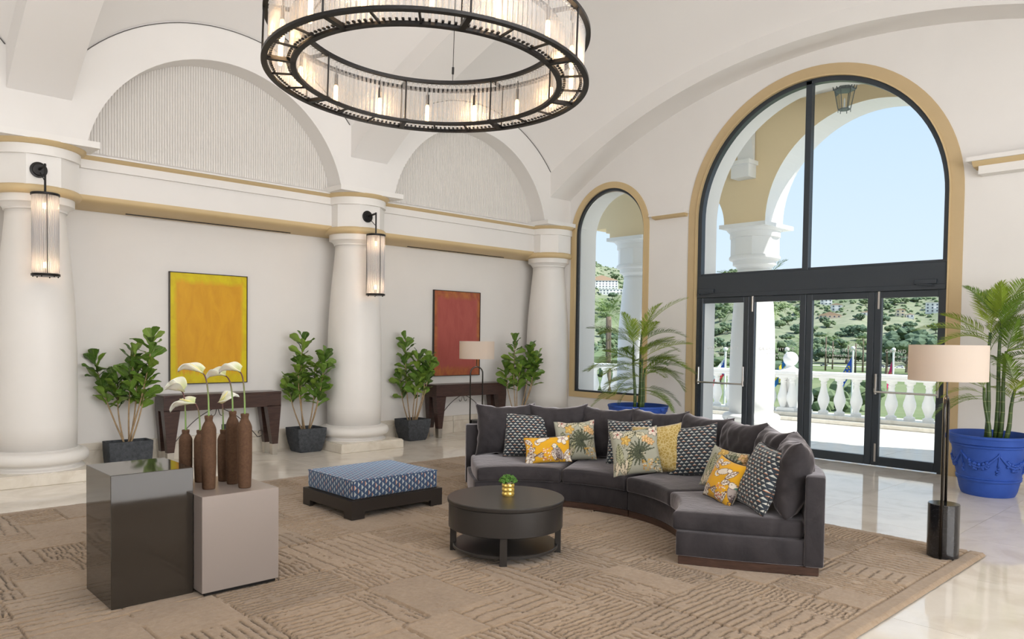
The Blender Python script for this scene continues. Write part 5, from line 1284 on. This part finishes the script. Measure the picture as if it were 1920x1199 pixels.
# scrub on the upper slope
b = B(); r = random.Random(9)
for k in range(3600):
    a = r.uniform(8, 47); q = r.uniform(800, 1380); x, y = q * math.cos(rad(a)), q * math.sin(rad(a)); s = r.uniform(.9, 2.9)
    b.ico((x, y, land(x, y) + s * .3), s, 1, (1, 1, .7))
b.build('scrub', TREE, TERRAIN, kind='stuff')
# outdoor palms
OPALM = leafy('outdoor_palm', (.23, .30, .11), (.10, .16, .05))
OF = [frond_mesh(2.6, .9, .55, 21, 'frond', OPALM, 22), frond_mesh(2.5, 1.4, .5, 22, 'frond', OPALM, 22)]
def palm(label, px, r, zc, s, n=22, group=None):
    a = px2az(px); x, y = r * math.cos(rad(a)), r * math.sin(rad(a)); z0 = land(x, y) - .2
    root = thing('palm_tree', label, 'palm tree', (x, y, z0), 0, group); q = random.Random(px)
    b = B(); b.tube([(0, 0, 0), (.06, .03, (zc - z0) * .5), (0, 0, zc - z0)], [.24 * s, .18 * s, .17 * s], 8); b.build('trunk', TRUNK, root, smooth=4)
    for k in range(n): link('frond', OF[k % 2], root, (0, 0, zc - z0), Euler((q.uniform(-.4, .4), -rad(-12 + 82 * (k / n) ** .8), k * 2.4), 'XYZ'), (s, s, s))
palm('tall palm crown filling the lower part of the narrow arched window', 1140, 46, 3.1, .95, 30)
palm('palm crown behind the outdoor column in the left door leaves', 1418, 36, 3.7, .95, 30)
palm('palm standing right of the ball-topped pier, far off', 1502, 150, 1.8, 1.2)
for px, r, zc, s in ((1548, 330, 4.5, 1.6), (1561, 350, 3, 1.5), (1604, 300, 2.0, 1.6), (1618, 320, 4.0, 1.7), (1590, 340, 1.0, 1.6), (1630, 310, 2.5, 1.6)):
    palm('distant lawn palm beyond the balustrade, %s' % {1548: 'leftmost of the row', 1561: 'second from the left of the row', 1590: 'third from the left of the row', 1604: 'fourth from the left of the row', 1618: 'second from the right end of the row', 1630: 'rightmost of the row'}[px], px, r, zc, s, 16, 'distant palms on the lawn')
# houses on the hill
HW = [mat('house_white', (.80, .78, .75), .8), mat('house_cream', (.74, .64, .48), .8), mat('house_sand', (.66, .54, .42), .8)]; ROOF = mat('house_roof', (.58, .38, .26), .8); HWIN = mat('house_window', (.10, .12, .15), .2)
def house(label, px, y, w, d, floors, m, pitched, group=None):
    q = at(px, y); az = math.atan2(q.y, q.x); root = thing('house', label, 'house', (q.x, q.y, q.z - 1), az, group); hgt = floors * 3.0 + 1.5
    b = B(); b.box((0, -w / 2, 0), (d, w / 2, hgt)); b.box((-2.5, -w / 2, 0), (0, w * .15, hgt * .5)); b.build('wall', HW[m], root)
    b = B()
    if pitched: b.prism([(-w / 2 - .5, hgt), (w / 2 + .5, hgt), (0, hgt + w * .16)], 0, -.6, d + .6)
    else: b.box((-.3, -w / 2 - .3, hgt), (d + .3, w / 2 + .3, hgt + .5))
    b.build('roof', ROOF if pitched else HW[m], root)
    n = max(2, int(w / 4)); wme = None
    for f in range(floors):
        for k in range(n):
            yy = -w / 2 + (k + .5) * w / n; zz = 2.2 + f * 3.0; xx = -2.56 if (zz + 1.5 < hgt * .5 and yy < w * .15 - .6) else -.06
            if wme is None:
                b = B(); b.box((0, -.7, 0), (.12, .7, 1.5)); o = b.build('window', HWIN, root, (xx, yy, zz)); wme = o.data
            else: link('window', wme, root, (xx, yy, zz))
    return root
for px, y, w, fl, m, pt, lb in ((1556, 561, 11, 3, 0, 0, 'white villa highest on the hill, at the left edge of the glazed door'), (1549, 573, 12, 2, 0, 0, 'white flat-roofed villa below the highest one'), (1568, 584, 11, 2, 0, 1, 'white villa with a pitched roof lower on the hill'),
        (1537, 557, 9, 2, 1, 1, 'cream house beside the highest white villa'), (1580, 556, 9, 2, 2, 1, 'sand-coloured house right of the highest villa'), (1556, 598, 20, 1, 2, 1, 'long low house with a tiled roof among the trees'), (1627, 593, 11, 1, 0, 1, 'white house beside the central door stile'),
        (1688, 594, 8, 2, 1, 1, 'cream house among trees in the right door leaf'), (1706, 597, 7, 1, 0, 1, 'small white house beside the cream one in the right leaf'), (1757, 587, 20, 3, 0, 0, 'white apartment building by the right door frame'), (1752, 580, 13, 2, 1, 0, 'cream flat-roofed house above the white apartments'),
        (1446, 566, 18, 2, 0, 0, 'white house seen beside the outdoor column')):
    house(lb, px, y, w, 9, fl, m, pt)
house('large white hotel building on the slope in the narrow arched window', 1128, 545, 40, 16, 4, 0, 1)
house('long white terrace of houses below the hotel in the narrow arched window', 1152, 553, 36, 12, 2, 0, 0)
# parked cars along the road
CARM = [mat('car_white', (.75, .75, .76), .25), mat('car_grey', (.22, .24, .26), .25), mat('car_navy', (.06, .07, .10), .25), mat('car_red', (.5, .05, .04), .3)]; CGL = mat('car_glass', (.04, .05, .06), .1); TYRE = mat('tyre', (.02, .02, .02), .8)
def car(label, px, r, k):
    a = px2az(px); x, y = r * math.cos(rad(a)), r * math.sin(rad(a)); root = thing('car', label, 'car', (x, y, land(x, y)), rad(a) + PI / 2, 'cars parked along the road'); root.scale = (.82, .82, .82)
    b = B(); b.prism([(-2.1, .35), (2.1, .35), (2.15, .75), (1.95, .95), (1.05, 1.02), (.45, 1.5), (-1.2, 1.52), (-2.0, 1.05), (-2.15, .9)], 1, -.85, .85); b.build('body', CARM[k], root, bevel=.05, seg=1)
    b = B(); b.prism([(.92, 1.05), (.42, 1.45), (-1.15, 1.46), (-1.75, 1.06)], 1, -.87, .87); b.build('windows', CGL, root)
    for sx in (-1.3, 1.3):
        for sy in (-.75, .75):
            b = B(); b.lathe([(.33, -.1), (.33, .1)], 12); o = b.build('wheel', TYRE, root, (sx, sy, .33), (PI / 2, 0, 0))
for px, k, lb in ((1545, 1, 'grey car driving on the road left of the blue flag'), (1652, 1, 'grey parked car nearest the central door stile'), (1669, 2, 'navy parked car close to the pink flag'), (1687, 0, 'white parked car right of the pink flag'), (1705, 3, 'red parked car near the lamp shade')): car(lb, px, 395, k)
# flags
def flag(label, px, r, ztop, zones, lean, fw_, fh, emblem=None):
    a = px2az(px); x, y = r * math.cos(rad(a)), r * math.sin(rad(a)); z0 = land(x, y); root = thing('flag', label, 'flag', (x, y, z0), rad(a) - PI / 2)
    b = B(); b.tube([(0, 0, 0), (0, 0, ztop - z0)], .045, 8); b.ico((0, 0, ztop - z0 + .08), .10, 2); b.build('flagpole', OUTW, root)
    n, m = 16, 12; vs = []; fs = []; cols = []
    for i in range(n + 1):
        for j in range(m + 1):
            u, w = i / n, j / m; xx = -u * fw_ * lean[0]; zz = -w * fh - u * fw_ * lean[1]
            vs.append((xx, .09 * math.sin(u * 9 + w * 3) * u, ztop - z0 - .25 + zz)); 
    for i in range(n):
        for j in range(m):
            fs.append((i * (m + 1) + j, (i + 1) * (m + 1) + j, (i + 1) * (m + 1) + j + 1, i * (m + 1) + j + 1)); cols.append(zones((i + .5) / n, (j + .5) / m))
    mats_ = sorted(set(cols)); me = D.meshes.new('cloth'); me.from_pydata(vs, [], fs)
    for c in mats_: me.materials.append(mat('flag_cloth', c, .8))
    me.polygons.foreach_set('material_index', [mats_.index(c) for c in cols]); me.polygons.foreach_set('use_smooth', [True] * len(fs)); o = link('cloth', me, root); so = o.modifiers.new('t', 'SOLIDIFY'); so.thickness = .01
    if emblem: emblem(root, ztop - z0, fw_, fh, lean)
Wc, Rc, Bc, Yc = (.8, .8, .8), (.62, .04, .05), (.02, .07, .42), (.80, .62, .06)
flag('white and red flag with a blue wedge, seen left of the outdoor column', 1360, 34, 1.25, lambda u, w: Bc if u < .5 - abs(w - .5) else (Wc if w < .5 else Rc), (.55, .75), 1.1, .75)
flag('blue flag with a yellow cross on a white pole beside the ball-topped pier', 1475, 34, 1.28, lambda u, w: Yc if .3 < u < .48 or .4 < w < .6 else (.02, .16, .42), (.55, .75), 1.1, .7)
def stars(root, zt, fw_, fh, lean):
    b = B()
    for k in range(12):
        a = PI * k / 6; u, w = .5 + .24 * math.cos(a), .5 + .30 * math.sin(a); c = Vector((-u * fw_ * lean[0], 0, zt - .25 - w * fh - u * fw_ * lean[1])); wav = .09 * math.sin(u * 9 + w * 3) * u
        P = []
        for q in range(10):
            rr = .05 if q % 2 == 0 else .021; P.append((c.x + rr * math.sin(PI * q / 5), c.z + rr * math.cos(PI * q / 5)))
        b.prism(P, 1, wav - .02, wav + .02)
    b.build('star_ring', mat('star_yellow', Yc, .7), root)
flag('blue flag with a ring of yellow stars on a white pole beyond the balustrade', 1599, 40, 1.35, lambda u, w: (.03, .10, .52), (.42, .85), 1.2, .75, stars)
flag('pink-red flag with yellow patch hanging limp on a white pole', 1675, 40, 1.30, lambda u, w: Yc if .3 < u < .7 and .55 < w < .8 else (.62, .03, .14), (.2, .8), 1.2, .7)
